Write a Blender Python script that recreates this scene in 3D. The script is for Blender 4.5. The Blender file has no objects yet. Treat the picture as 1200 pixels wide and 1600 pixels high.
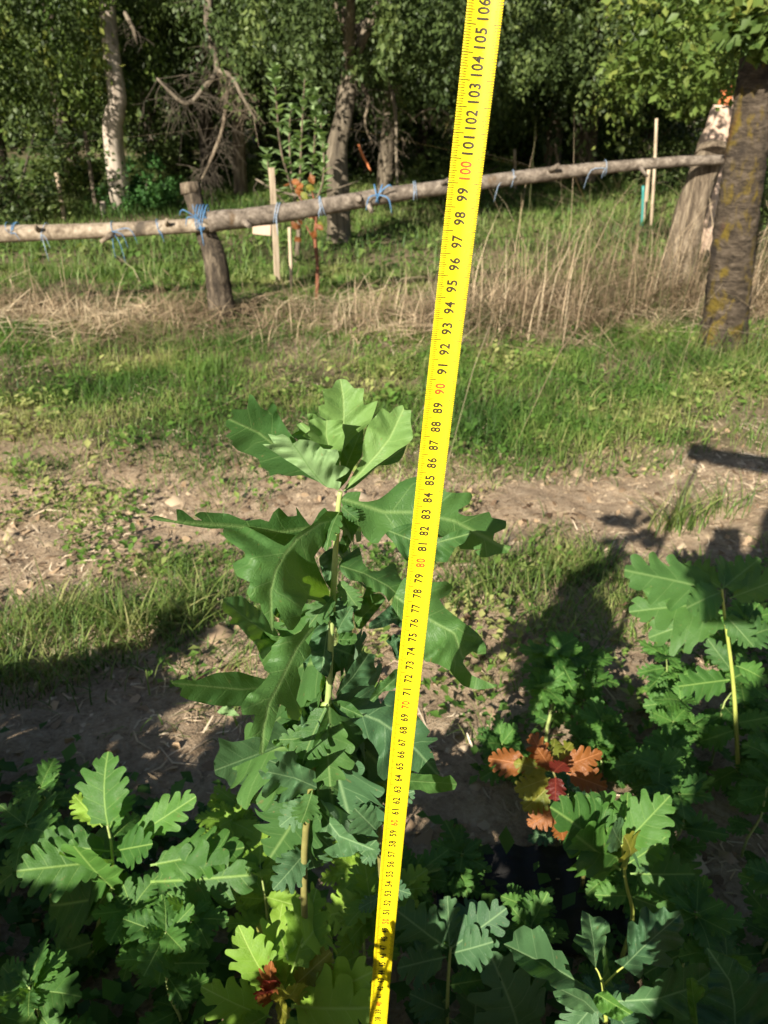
import bpy, math, random
import numpy as np
from mathutils import Vector, Matrix
from mathutils.geometry import delaunay_2d_cdt

R = math.radians
scene = bpy.context.scene
COL = scene.collection

# ------------------------------------------------------------------ camera
PITCH = R(27.9)
CAMH = 1.02
FPX = 1200.0
cd = bpy.data.cameras.new('camera')
cd.sensor_fit = 'VERTICAL'; cd.sensor_height = 32.0; cd.sensor_width = 24.0
cd.lens = 24.0
cd.clip_start = 0.01; cd.clip_end = 500
cd.dof.use_dof = True
cd.dof.focus_distance = 0.48
cd.dof.aperture_fstop = 15.0
cam = bpy.data.objects.new('camera', cd); COL.objects.link(cam)
cam.location = (0, 0, CAMH); cam.rotation_euler = (math.pi/2-PITCH, 0, 0)
scene.camera = cam

# ------------------------------------------------------------------ sky, sun, exposure
SUN_EL = R(27.5); SUN_AZ = R(27.0)      # light travels forward and to the right of the view
LD = Vector((math.sin(SUN_AZ)*math.cos(SUN_EL), math.cos(SUN_AZ)*math.cos(SUN_EL), -math.sin(SUN_EL)))
w = bpy.data.worlds.new('World'); scene.world = w; w.use_nodes = True
nt = w.node_tree; nt.nodes.clear()
sky = nt.nodes.new('ShaderNodeTexSky'); sky.sky_type = 'NISHITA'; sky.sun_disc = False
sky.sun_elevation = SUN_EL; sky.sun_rotation = math.atan2(-LD.x, -LD.y)
bg = nt.nodes.new('ShaderNodeBackground'); bg.inputs[1].default_value = 0.044
wo = nt.nodes.new('ShaderNodeOutputWorld')
nt.links.new(sky.outputs[0], bg.inputs[0]); nt.links.new(bg.outputs[0], wo.inputs[0])
sl = bpy.data.lights.new('sun', 'SUN'); sl.energy = 5.0; sl.angle = R(0.5); sl.color = (1.0, 0.93, 0.80)
so = bpy.data.objects.new('sun', sl); COL.objects.link(so)
so.rotation_euler = LD.to_track_quat('-Z', 'Y').to_euler(); so.location = (-3, -6, 4)
scene.view_settings.view_transform = 'Standard'; scene.view_settings.look = 'None'
scene.view_settings.exposure = 1.15; scene.view_settings.gamma = 1.0
scene.cycles.max_bounces = 6; scene.cycles.transparent_max_bounces = 4
scene.cycles.use_denoising = True

# ------------------------------------------------------------------ helpers
CT, ST = math.cos(PITCH), math.sin(PITCH)
def ray(px, py):
    x = (px-600)/FPX; y = (py-800)/FPX
    return Vector((x, CT-y*ST, -(y*CT+ST)))          # camera depth 1
def PY(px, py, Y):                                    # point on this sight line at forward distance Y
    r = ray(px, py); return Vector((0, 0, CAMH)) + r*(Y/r.y)
def PG(px, py, h=0.0):
    r = ray(px, py); return Vector((0, 0, CAMH)) + r*((h-CAMH)/r.z)
def PD(px, py, d):
    return Vector((0, 0, CAMH)) + ray(px, py)*d

def vnoise(x, y, seed=0):
    x = np.asarray(x, float); y = np.asarray(y, float)
    xi = np.floor(x).astype(np.int64); yi = np.floor(y).astype(np.int64)
    fx = x-xi; fy = y-yi; fx = fx*fx*(3-2*fx); fy = fy*fy*(3-2*fy)
    def h(a, b):
        n = (a*374761393 + b*668265263 + seed*974634777) & 0xffffffff
        n = ((n ^ (n >> 13))*1274126177) & 0xffffffff
        return ((n ^ (n >> 16)) & 0xffff)/65535.0
    return (h(xi, yi)*(1-fx)+h(xi+1, yi)*fx)*(1-fy)+(h(xi, yi+1)*(1-fx)+h(xi+1, yi+1)*fx)*fy
def fbm(x, y, seed=0, o=4):
    s = 0; a = 0.5; t = 0
    for k in range(o):
        s = s+a*vnoise(np.asarray(x)*2**k, np.asarray(y)*2**k, seed+k*7); t += a; a *= 0.5
    return s/t
def sstep(a, b, x): 
    t = np.clip((np.asarray(x, float)-a)/(b-a), 0, 1); return t*t*(3-2*t)

def path_mask(x, y):                                  # bare trodden strip
    c = 1.95+0.05*x+0.10*np.sin(x*1.7+0.5)
    return np.exp(-((y-c)/0.33)**2)
def ground_h(x, y):
    x = np.asarray(x, float); y = np.asarray(y, float)
    z = (fbm(x*1.1, y*1.1, 3)-0.5)*0.07
    z = z+(fbm(x*5, y*5, 9, 3)-0.5)*0.03
    near = 1-sstep(5, 9, y)
    z = z+near*(fbm(x*16, y*16, 17, 3)-0.5)*0.022
    z = z-0.012*path_mask(x, y)
    z = z+0.02*sstep(1.55, 1.3, y)*sstep(0.2, 0.6, y)
    return z
def gz(x, y): return float(ground_h(x, y))

def tag(o, label=None, cat=None, group=None, kind=None):
    if label: o['label'] = label
    if cat: o['category'] = cat
    if group: o['group'] = group
    if kind: o['kind'] = kind
    return o
def empty(name, loc, label, cat, group=None):
    o = bpy.data.objects.new(name, None); COL.objects.link(o); o.location = loc
    o.empty_display_size = 0.05
    return tag(o, label, cat, group)
def worldloc(o):
    v = Vector(o.location)
    while o.parent: o = o.parent; v += Vector(o.location)
    return v

def mesh_np(name, V, F, mat, parent=None, loc=None, uv=None, col=None, smooth=False, mats=None, midx=None):
    """V n x 3 world coords, F m x k faces. origin at parent or loc."""
    V = np.asarray(V, np.float32).reshape(-1, 3); F = np.asarray(F, np.int32)
    base = worldloc(parent) if parent else Vector(loc if loc else (0, 0, 0))
    me = bpy.data.meshes.new(name)
    Vl = V-np.array(base, np.float32)
    me.vertices.add(len(V)); me.vertices.foreach_set('co', Vl.ravel())
    k = F.shape[1]; m = F.shape[0]
    me.loops.add(m*k); me.loops.foreach_set('vertex_index', F.ravel())
    me.polygons.add(m); me.polygons.foreach_set('loop_start', np.arange(0, m*k, k, dtype=np.int32))
    me.polygons.foreach_set('loop_total', np.full(m, k, np.int32))
    if smooth: me.polygons.foreach_set('use_smooth', np.ones(m, bool))
    if uv is not None:
        l = me.uv_layers.new(name='UVMap'); l.data.foreach_set('uv', np.asarray(uv, np.float32)[F.ravel()].ravel())
    if col is not None:
        a = me.color_attributes.new('Col', 'FLOAT_COLOR', 'POINT')
        c = np.ones((len(V), 4), np.float32); c[:, :3] = col; a.data.foreach_set('color', c.ravel())
    for mm in (mats or [mat]): me.materials.append(mm)
    if midx is not None: me.polygons.foreach_set('material_index', np.asarray(midx, np.int32))
    me.update(calc_edges=True); me.validate()
    o = bpy.data.objects.new(name, me); COL.objects.link(o)
    if parent: o.parent = parent
    else: o.location = base
    return o

class MB:
    """collects quads/tris in world coordinates; build() links them as one mesh"""
    def __init__(s): s.v = []; s.f = []; s.uv = []
    def add(s, vs, fs, uv=None):
        n = len(s.v); s.v += [tuple(a) for a in vs]; s.f += [tuple(i+n for i in f) for f in fs]
        s.uv += (uv if uv else [(0, 0)]*len(vs))
    def tube(s, pts, rad, seg=8, jit=0.0, seed=0, cap=True, sub=1, flat=1.0):
        rnd = random.Random(seed)
        P = [Vector(p) for p in pts]; Rr = list(rad)
        if sub > 1 and len(P) > 2:
            Q = []; RR = []
            for i in range(len(P)-1):
                p0 = P[max(i-1, 0)]; p1 = P[i]; p2 = P[i+1]; p3 = P[min(i+2, len(P)-1)]
                for k in range(sub):
                    t = k/sub
                    Q.append(0.5*((2*p1)+(p2-p0)*t+(2*p0-5*p1+4*p2-p3)*t*t+(3*p1-p0-3*p2+p3)*t**3))
                    RR.append(Rr[i]*(1-t)+Rr[i+1]*t)
            Q.append(P[-1]); RR.append(Rr[-1]); P = Q; Rr = RR
        n = len(P); vs = []; fs = []
        up = Vector((0.31, 0.95, 0.1)); 
        d0 = (P[1]-P[0]).normalized()
        if abs(d0.dot(up)) > 0.9: up = Vector((1, 0, 0.2))
        a = d0.cross(up).normalized()
        offs = [rnd.uniform(-1, 1) for _ in range(seg)]
        L = 0; uv = []
        for i in range(n):
            d = (P[min(i+1, n-1)]-P[max(i-1, 0)]).normalized()
            a = (a-d*a.dot(d)).normalized(); b = d.cross(a)
            if i: L += (P[i]-P[i-1]).length
            for k in range(seg):
                t = 2*math.pi*k/seg
                r = Rr[i]*(1+jit*(0.6*offs[k]+0.4*rnd.uniform(-1, 1)))
                vs.append(P[i]+a*math.cos(t)*r+b*math.sin(t)*r*flat); uv.append((k/seg, L))
        for i in range(n-1):
            for k in range(seg):
                k2 = (k+1) % seg
                fs.append((i*seg+k, i*seg+k2, (i+1)*seg+k2, (i+1)*seg+k))
        if cap:
            fs.append(tuple(range(seg-1, -1, -1))); fs.append(tuple((n-1)*seg+k for k in range(seg)))
        s.add(vs, fs, uv)
    def box(s, c, sx, sy, sz, rot=None):
        c = Vector(c); vs = []
        for x in (-1, 1):
            for y in (-1, 1):
                for z in (-1, 1):
                    v = Vector((x*sx/2, y*sy/2, z*sz/2))
                    if rot: v = rot @ v
                    vs.append(c+v)
        s.add(vs, [(0, 1, 3, 2), (4, 6, 7, 5), (0, 4, 5, 1), (2, 3, 7, 6), (0, 2, 6, 4), (1, 5, 7, 3)])
    def build(s, name, mat, parent=None, loc=None, smooth=True, bevel=0):
        base = worldloc(parent) if parent else Vector(loc if loc else (0, 0, 0))
        me = bpy.data.meshes.new(name)
        me.from_pydata([tuple(Vector(v)-base) for v in s.v], [], s.f)
        l = me.uv_layers.new(name='UVMap')
        for lp in me.loops: l.data[lp.index].uv = s.uv[lp.vertex_index]
        me.materials.append(mat)
        if smooth:
            for p in me.polygons: p.use_smooth = len(p.vertices) == 4
        o = bpy.data.objects.new(name, me); COL.objects.link(o)
        if parent: o.parent = parent
        else: o.location = base
        if bevel:
            b = o.modifiers.new('bevel', 'BEVEL'); b.width = bevel; b.segments = 2
        return o

# ------------------------------------------------------------------ materials
def nmat(name):
    m = bpy.data.materials.new(name); m.use_nodes = True
    n = m.node_tree; n.nodes.clear()
    out = n.nodes.new('ShaderNodeOutputMaterial'); p = n.nodes.new('ShaderNodeBsdfPrincipled')
    n.links.new(p.outputs[0], out.inputs[0])
    return m, n, p, out
def N(n, t, **kw):
    a = n.nodes.new(t)
    for k, v in kw.items():
        if k.startswith('i_'):
            key = k[2:]; a.inputs[int(key) if key.isdigit() else key].default_value = v
        else: setattr(a, k, v)
    return a
def math_(n, op, a, b=None, clamp=False):
    m = n.nodes.new('ShaderNodeMath'); m.operation = op; m.use_clamp = clamp
    for i, v in enumerate((a, b)):
        if v is None: continue
        if isinstance(v, (int, float)): m.inputs[i].default_value = v
        else: n.links.new(v, m.inputs[i])
    return m.outputs[0]
def mix_(n, f, a, b, blend='MIX'):
    m = n.nodes.new('ShaderNodeMix'); m.data_type = 'RGBA'; m.blend_type = blend
    for i, v in ((0, f), (6, a), (7, b)):
        if isinstance(v, (int, float)): m.inputs[i].default_value = v
        elif isinstance(v, tuple): m.inputs[i].default_value = (*v, 1) if len(v) == 3 else v
        else: n.links.new(v, m.inputs[i])
    return m.outputs[2]
def ramp_(n, f, stops):
    r = n.nodes.new('ShaderNodeValToRGB'); e = r.color_ramp.elements
    while len(e) < len(stops): e.new(0.5)
    for i, (p, c) in enumerate(stops): e[i].position = p; e[i].color = (*c, 1)
    n.links.new(f, r.inputs[0]); return r.outputs[0]
def noise_(n, scale, detail=4, rough=0.6, vec=None, dist=0.0):
    t = n.nodes.new('ShaderNodeTexNoise'); t.inputs['Scale'].default_value = scale
    t.inputs['Detail'].default_value = detail; t.inputs['Roughness'].default_value = rough
    t.inputs['Distortion'].default_value = dist
    if vec is not None: n.links.new(vec, t.inputs['Vector'])
    return t.outputs[0]
def bump_(n, h, p, strength=0.5, dist=0.01):
    b = n.nodes.new('ShaderNodeBump'); b.inputs['Strength'].default_value = strength
    b.inputs['Distance'].default_value = dist; n.links.new(h, b.inputs['Height']); n.links.new(b.outputs[0], p.inputs['Normal'])
    return b

def leaf_mat(name, lo, hi, under, veincol, nv=6.0, trans=0.3, tcol=None, rough=0.55, vein=1.0):
    m, n, p, out = nmat(name)
    uvn = n.nodes.new('ShaderNodeUVMap'); sep = n.nodes.new('ShaderNodeSeparateXYZ'); n.links.new(uvn.outputs[0], sep.inputs[0])
    u = math_(n, 'ABSOLUTE', math_(n, 'SUBTRACT', sep.outputs[0], 0.5))
    mid = math_(n, 'SUBTRACT', 1.0, math_(n, 'MULTIPLY', u, 70.0), clamp=True)
    side = math_(n, 'GREATER_THAN', sep.outputs[0], 0.5)
    ph = math_(n, 'ADD', math_(n, 'MULTIPLY', sep.outputs[1], nv), math_(n, 'MULTIPLY', side, 0.22))
    fr = math_(n, 'ABSOLUTE', math_(n, 'SUBTRACT', math_(n, 'FRACT', ph), 0.5))
    sv = math_(n, 'SUBTRACT', 1.0, math_(n, 'MULTIPLY', fr, 28.0), clamp=True)
    fade = math_(n, 'SUBTRACT', 1.0, math_(n, 'MULTIPLY', u, 2.0), clamp=True)
    sv = math_(n, 'MULTIPLY', math_(n, 'MULTIPLY', sv, fade), 0.6)
    vn = math_(n, 'MULTIPLY', math_(n, 'MAXIMUM', mid, sv), vein)
    tc = n.nodes.new('ShaderNodeTexCoord'); oi = n.nodes.new('ShaderNodeObjectInfo')
    add = n.nodes.new('ShaderNodeVectorMath'); add.operation = 'ADD'
    n.links.new(uvn.outputs[0], add.inputs[0]); n.links.new(oi.outputs['Random'], add.inputs[1])
    n1 = noise_(n, 3.0, 5, 0.6, add.outputs[0]); n2 = noise_(n, 40.0, 3, 0.6, add.outputs[0])
    f = math_(n, 'ADD', math_(n, 'MULTIPLY', n1, 0.55), math_(n, 'MULTIPLY', oi.outputs['Random'], 0.45))
    base = ramp_(n, f, [(0.25, lo), (0.75, hi)])
    base = mix_(n, math_(n, 'MULTIPLY', n2, 0.3), base, lo)
    blot = math_(n, 'GREATER_THAN', noise_(n, 11.0, 3, 0.55, add.outputs[0]), 0.71)
    base = mix_(n, math_(n, 'MULTIPLY', blot, 0.45), base, (0.16, 0.12, 0.04))
    spot = math_(n, 'GREATER_THAN', noise_(n, 34.0, 2, 0.5, add.outputs[0]), 0.735)
    base = mix_(n, math_(n, 'MULTIPLY', spot, 0.8), base, (0.20, 0.13, 0.06))
    base = mix_(n, math_(n, 'MULTIPLY', vn, 0.75), base, veincol)
    und = mix_(n, math_(n, 'MULTIPLY', vn, 0.6), under, tuple(min(1, c*1.6) for c in under))
    geo = n.nodes.new('ShaderNodeNewGeometry')
    c = mix_(n, geo.outputs['Backfacing'], base, und)
    n.links.new(c, p.inputs['Base Color'])
    p.inputs['Roughness'].default_value = rough
    p.inputs['Specular IOR Level'].default_value = 0.28
    tr = n.nodes.new('ShaderNodeBsdfTranslucent')
    tm = mix_(n, math_(n, 'MULTIPLY', vn, 0.5), tcol or tuple(min(1, c*2.2) for c in hi), veincol)
    n.links.new(tm, tr.inputs[0])
    ms = n.nodes.new('ShaderNodeMixShader'); ms.inputs[0].default_value = trans
    n.links.new(p.outputs[0], ms.inputs[1]); n.links.new(tr.outputs[0], ms.inputs[2]); n.links.new(ms.outputs[0], out.inputs[0])
    vo = n.nodes.new('ShaderNodeTexVoronoi'); vo.feature = 'DISTANCE_TO_EDGE'; vo.inputs['Scale'].default_value = 34.0; n.links.new(add.outputs[0], vo.inputs['Vector'])
    ret = math_(n, 'SUBTRACT', 1.0, math_(n, 'MULTIPLY', vo.outputs['Distance'], 9.0), clamp=True)
    hgt = math_(n, 'ADD', math_(n, 'MULTIPLY', vn, -1.0), math_(n, 'MULTIPLY', noise_(n, 9.0, 4, 0.6, add.outputs[0]), 2.2))
    hgt = math_(n, 'ADD', hgt, math_(n, 'MULTIPLY', ret, -0.35))
    b = bump_(n, hgt, p, 0.34, 0.0014); n.links.new(b.outputs[0], tr.inputs['Normal'])
    return m

def vcol_mat(name, rough=0.6, trans=0.25, tgain=1.6, spec=0.3):
    m, n, p, out = nmat(name)
    a = n.nodes.new('ShaderNodeVertexColor'); a.layer_name = 'Col'
    n.links.new(a.outputs[0], p.inputs['Base Color']); p.inputs['Roughness'].default_value = rough
    p.inputs['Specular IOR Level'].default_value = spec
    if trans > 0:
        tr = n.nodes.new('ShaderNodeBsdfTranslucent')
        g = mix_(n, 1.0, a.outputs[0], (tgain*1.1, tgain*1.15, tgain*0.6), 'MULTIPLY'); n.links.new(g, tr.inputs[0])
        ms = n.nodes.new('ShaderNodeMixShader'); ms.inputs[0].default_value = trans
        n.links.new(p.outputs[0], ms.inputs[1]); n.links.new(tr.outputs[0], ms.inputs[2]); n.links.new(ms.outputs[0], out.inputs[0])
    return m

def bark_mat(name, c0, c1, c2, scale=9.0, stretch=0.18, bump=0.8, patch=None, bd=0.02, ring=False):
    m, n, p, out = nmat(name)
    tc = n.nodes.new('ShaderNodeTexCoord'); mp = n.nodes.new('ShaderNodeMapping')
    mp.inputs['Scale'].default_value = (1, 1, stretch if not ring else 3.0)
    n.links.new(tc.outputs['Object'], mp.inputs[0])
    a = noise_(n, scale, 7, 0.65, mp.outputs[0], 0.4); b = noise_(n, scale*4, 6, 0.7, mp.outputs[0], 0.2)
    f = math_(n, 'ADD', math_(n, 'MULTIPLY', a, 0.65), math_(n, 'MULTIPLY', b, 0.35))
    c = ramp_(n, f, [(0.36, c0), (0.5, c1), (0.66, c2)])
    if patch:
        pcs = patch if isinstance(patch, list) else [patch]
        for k, (pc, ps, th) in enumerate(pcs):
            ob = n.nodes.new('ShaderNodeMapping'); ob.inputs['Location'].default_value = (k*3.1, 1.7*k, 0)
            ob.inputs['Scale'].default_value = (1, 1, 0.55)
            n.links.new(tc.outputs['Object'], ob.inputs[0])
            q = noise_(n, ps, 6, 0.62, ob.outputs[0], 0.6)
            mk = math_(n, 'MULTIPLY', math_(n, 'SUBTRACT', q, th), 9.0, clamp=True)
            br = mix_(n, b, tuple(x*0.5 for x in pc), pc)
            c = mix_(n, mk, c, br)
    n.links.new(c, p.inputs['Base Color']); p.inputs['Roughness'].default_value = 0.85
    p.inputs['Specular IOR Level'].default_value = 0.2
    bump_(n, f, p, bump, bd)
    return m

# leaves: top colour lo..hi, paler underside
M_hero = leaf_mat('oak_leaf_green', (0.040, 0.102, 0.030), (0.080, 0.172, 0.042), (0.15, 0.23, 0.11), (0.24, 0.36, 0.12), nv=5.0, trans=0.30, rough=0.50, tcol=(0.26, 0.50, 0.03), vein=0.8)
M_hero_pale = leaf_mat('oak_leaf_young', (0.11, 0.21, 0.06), (0.16, 0.27, 0.075), (0.17, 0.27, 0.11), (0.30, 0.42, 0.14), nv=5.0, trans=0.25, rough=0.55, tcol=(0.24, 0.45, 0.04), vein=0.7)
M_under = leaf_mat('oak_leaf_underside', (0.17, 0.27, 0.11), (0.20, 0.30, 0.13), (0.17, 0.27, 0.11), (0.10, 0.20, 0.05), nv=5.0, trans=0.2, rough=0.6, vein=0.9)
M_blue = leaf_mat('oak_leaf_bluish', (0.040, 0.098, 0.042), (0.075, 0.158, 0.060), (0.14, 0.22, 0.13), (0.25, 0.38, 0.18), nv=5.0, trans=0.16, rough=0.55, tcol=(0.13, 0.30, 0.04), vein=0.8)
M_mid = leaf_mat('oak_leaf_mid', (0.036, 0.102, 0.020), (0.085, 0.200, 0.034), (0.13, 0.23, 0.08), (0.26, 0.40, 0.10), nv=5.0, trans=0.25, rough=0.55, tcol=(0.22, 0.46, 0.03))
M_yell = leaf_mat('oak_leaf_lime', (0.14, 0.27, 0.030), (0.24, 0.38, 0.045), (0.20, 0.32, 0.09), (0.38, 0.52, 0.13), nv=5.0, trans=0.3, rough=0.55, tcol=(0.36, 0.55, 0.04))
M_olive = leaf_mat('oak_leaf_olive', (0.12, 0.15, 0.020), (0.24, 0.23, 0.030), (0.25, 0.25, 0.06), (0.40, 0.36, 0.10), nv=5.0, trans=0.3, rough=0.4, tcol=(0.5, 0.42, 0.04))
M_orange = leaf_mat('oak_leaf_orange', (0.14, 0.052, 0.016), (0.27, 0.100, 0.026), (0.33, 0.15, 0.06), (0.52, 0.22, 0.09), nv=5.0, trans=0.25, rough=0.35, tcol=(0.6, 0.16, 0.03))
M_red = leaf_mat('oak_leaf_red', (0.085, 0.014, 0.010), (0.125, 0.022, 0.015), (0.25, 0.04, 0.03), (0.35, 0.07, 0.04), nv=5.0, trans=0.25, rough=0.35, tcol=(0.5, 0.03, 0.02))
M_foliage = vcol_mat('tree_foliage', 0.5, 0.28)
M_grass = vcol_mat('grass_blades', 0.55, 0.3)
M_dry = vcol_mat('dry_stalks', 0.7, 0.12, 1.2)
def stem_mat(name, c0, c1):
    m, n, p, out = nmat(name)
    tc = n.nodes.new('ShaderNodeTexCoord')
    f = noise_(n, 45, 5, 0.6, tc.outputs['Object'])
    n.links.new(ramp_(n, f, [(0.3, c0), (0.7, c1)]), p.inputs['Base Color']); p.inputs['Roughness'].default_value = 0.5
    bump_(n, f, p, 0.2, 0.001); return m
M_stem = stem_mat('green_stem', (0.22, 0.30, 0.09), (0.36, 0.42, 0.15))
M_stemb = stem_mat('woody_stem', (0.13, 0.12, 0.035), (0.25, 0.23, 0.075))
M_stemy = stem_mat('yellow_stem', (0.30, 0.36, 0.07), (0.42, 0.46, 0.11))
M_bark = bark_mat('grey_bark', (0.030, 0.024, 0.017), (0.13, 0.105, 0.075), (0.27, 0.225, 0.165))
M_barkd = bark_mat('dark_bark', (0.02, 0.016, 0.012), (0.07, 0.057, 0.042), (0.16, 0.13, 0.095))
M_pale = bark_mat('debarked_wood', (0.13, 0.10, 0.075), (0.42, 0.35, 0.28), (0.58, 0.50, 0.42), scale=7, stretch=0.12, bump=0.4)
M_rail = bark_mat('weathered_pole', (0.08, 0.058, 0.040), (0.24, 0.19, 0.135), (0.42, 0.35, 0.27), scale=20, stretch=1.0, bump=0.5, bd=0.006, patch=[((0.10, 0.08, 0.06), 5.0, 0.60)])
M_rail2 = bark_mat('weathered_pole_dark', (0.05, 0.040, 0.030), (0.155, 0.125, 0.098), (0.32, 0.27, 0.215), scale=22, stretch=1.0, bump=0.7, bd=0.008, patch=[((0.16, 0.10, 0.05), 4.0, 0.58)])
M_post = bark_mat('cracked_bark', (0.015, 0.012, 0.009), (0.062, 0.048, 0.034), (0.19, 0.15, 0.105), scale=32, stretch=0.3, bump=1.0, bd=0.012)
M_lichen = bark_mat('lichen_bark', (0.016, 0.012, 0.008), (0.070, 0.053, 0.037), (0.165, 0.128, 0.092), scale=13, ring=True, bump=1.0, bd=0.035,
                    patch=[((0.19, 0.135, 0.024), 17.0, 0.52), ((0.17, 0.07, 0.04), 3.6, 0.60), ((0.045, 0.035, 0.028), 6.0, 0.56)])
M_stump = bark_mat('stump_bark', (0.03, 0.022, 0.015), (0.15, 0.115, 0.08), (0.33, 0.27, 0.19), scale=24, bump=1.0,
                   patch=[((0.28, 0.24, 0.05), 4.5, 0.62)])
M_pink = bark_mat('pink_debarked', (0.38, 0.26, 0.19), (0.50, 0.36, 0.27), (0.60, 0.46, 0.36), scale=9, bump=0.4)
M_orangewood = bark_mat('orange_splinter', (0.30, 0.09, 0.03), (0.52, 0.16, 0.06), (0.62, 0.25, 0.11), scale=12, bump=0.5)
M_stake = bark_mat('stake_wood', (0.20, 0.15, 0.10), (0.42, 0.33, 0.23), (0.58, 0.48, 0.36), scale=15, bump=0.3, bd=0.004)
M_rust = stem_mat('rusty_stem', (0.09, 0.030, 0.015), (0.24, 0.085, 0.04))
def plain(name, c, rough=0.5, c2=None, scale=30, spec=0.5):
    m, n, p, out = nmat(name)
    tc = n.nodes.new('ShaderNodeTexCoord'); f = noise_(n, scale, 4, 0.6, tc.outputs['Object'])
    n.links.new(mix_(n, f, c, c2 or tuple(x*0.7 for x in c)), p.inputs['Base Color']); p.inputs['Roughness'].default_value = rough
    p.inputs['Specular IOR Level'].default_value = spec
    bump_(n, f, p, 0.15, 0.002); return m
M_twine = plain('blue_twine', (0.04, 0.13, 0.28), 0.6, (0.10, 0.24, 0.42), 60)
M_twinew = plain('faded_twine', (0.22, 0.32, 0.46), 0.5, (0.34, 0.42, 0.52), 60)
M_teal = plain('teal_plastic', (0.05, 0.28, 0.25), 0.4)
M_film = plain('black_film', (0.012, 0.012, 0.012), 0.45, (0.03, 0.028, 0.026), 12, spec=0.2)
M_black = plain('black_print', (0.030, 0.022, 0.006), 0.5)
M_redp = plain('red_print', (0.62, 0.07, 0.01), 0.5)
M_skin = plain('skin', (0.45, 0.27, 0.19), 0.5)
M_cloth = plain('dark_cloth', (0.05, 0.06, 0.09), 0.9)
M_jean = plain('jean_cloth', (0.06, 0.08, 0.14), 0.9)
M_hair = plain('brown_hair', (0.05, 0.03, 0.02), 0.7)
M_phone = plain('phone_case', (0.02, 0.02, 0.02), 0.3)

def tape_mat():
    m, n, p, out = nmat('yellow_blade')
    tc = n.nodes.new('ShaderNodeTexCoord'); f = noise_(n, 60, 5, 0.65, tc.outputs['Object'])
    g = noise_(n, 900, 2, 0.5, tc.outputs['Object'])
    c = mix_(n, math_(n, 'MULTIPLY', f, 0.5), (0.88, 0.70, 0.010), (0.82, 0.60, 0.012))
    c = mix_(n, math_(n, 'MULTIPLY', math_(n, 'GREATER_THAN', g, 0.72), 0.35), c, (0.45, 0.33, 0.05))
    n.links.new(c, p.inputs['Base Color'])
    p.inputs['Roughness'].default_value = 0.30; p.inputs['Specular IOR Level'].default_value = 0.6
    bump_(n, f, p, 0.05, 0.001); return m
M_tape = tape_mat()

def ground_mat():
    m, n, p, out = nmat('soil')
    tc = n.nodes.new('ShaderNodeTexCoord'); v = tc.outputs['Object']
    a = noise_(n, 2.2, 6, 0.6, v); b = noise_(n, 26, 8, 0.7, v, 0.3); c = noise_(n, 130, 5, 0.7, v)
    f = math_(n, 'ADD', math_(n, 'MULTIPLY', b, 0.6), math_(n, 'MULTIPLY', c, 0.4))
    soil = ramp_(n, f, [(0.32, (0.15, 0.104, 0.066)), (0.5, (0.42, 0.31, 0.205)), (0.68, (0.62, 0.49, 0.35))])
    at = n.nodes.new('ShaderNodeVertexColor'); at.layer_name = 'Col'
    sp = n.nodes.new('ShaderNodeSeparateColor'); n.links.new(at.outputs[0], sp.inputs[0])
    gr = ramp_(n, f, [(0.35, (0.030, 0.040, 0.014)), (0.65, (0.10, 0.10, 0.040))])
    col = mix_(n, sp.outputs[1], soil, gr)
    col = mix_(n, math_(n, 'MULTIPLY', a, 0.25), col, (0.13, 0.085, 0.05))
    n.links.new(col, p.inputs['Base Color']); p.inputs['Roughness'].default_value = 0.95
    p.inputs['Specular IOR Level'].default_value = 0.15
    bump_(n, f, p, 1.0, 0.022); return m
M_ground = ground_mat()

# ------------------------------------------------------------------ ground
def graded(lo, hi, fine_lo, fine_hi, step, far):
    a = list(np.arange(fine_lo, fine_hi, step)); s = step; x = fine_lo
    L = []
    while x > lo: s = min(s*1.15, far); x -= s; L.append(x)
    s = step; x = a[-1]; H = []
    while x < hi: s = min(s*1.15, far); x += s; H.append(x)
    return np.array(L[::-1]+a+H)
xs = graded(-220, 220, -2.6, 2.6, 0.02, 12); ys = graded(-60, 320, 0.3, 5.2, 0.02, 12)
X, Y = np.meshgrid(xs, ys)
Z = ground_h(X, Y)
V = np.stack([X, Y, Z], -1).reshape(-1, 3)
nx, ny = len(xs), len(ys)
I = np.arange(nx*ny).reshape(ny, nx)
F = np.stack([I[:-1, :-1], I[:-1, 1:], I[1:, 1:], I[1:, :-1]], -1).reshape(-1, 4)
def green_mask(x, y):
    g = sstep(2.15, 2.6, y+0.25*(fbm(x*2, y*2, 31)-0.5))
    g = g*(1-0.85*np.exp(-((y-4.2)/0.45)**2))
    p = sstep(0.42, 0.6, fbm(x*2.3, y*2.3, 41))
    return np.clip(g*(0.55+0.45*p), 0, 1)
gc = np.zeros((len(V), 3), np.float32)
gc[:, 1] = np.clip(green_mask(V[:, 0], V[:, 1]), 0, 1)
g = mesh_np('ground', V, F, M_ground, col=gc, smooth=True); tag(g, kind='structure')
g['label'] = 'bare brown soil and grassy ground with a trodden dirt strip'

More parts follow.
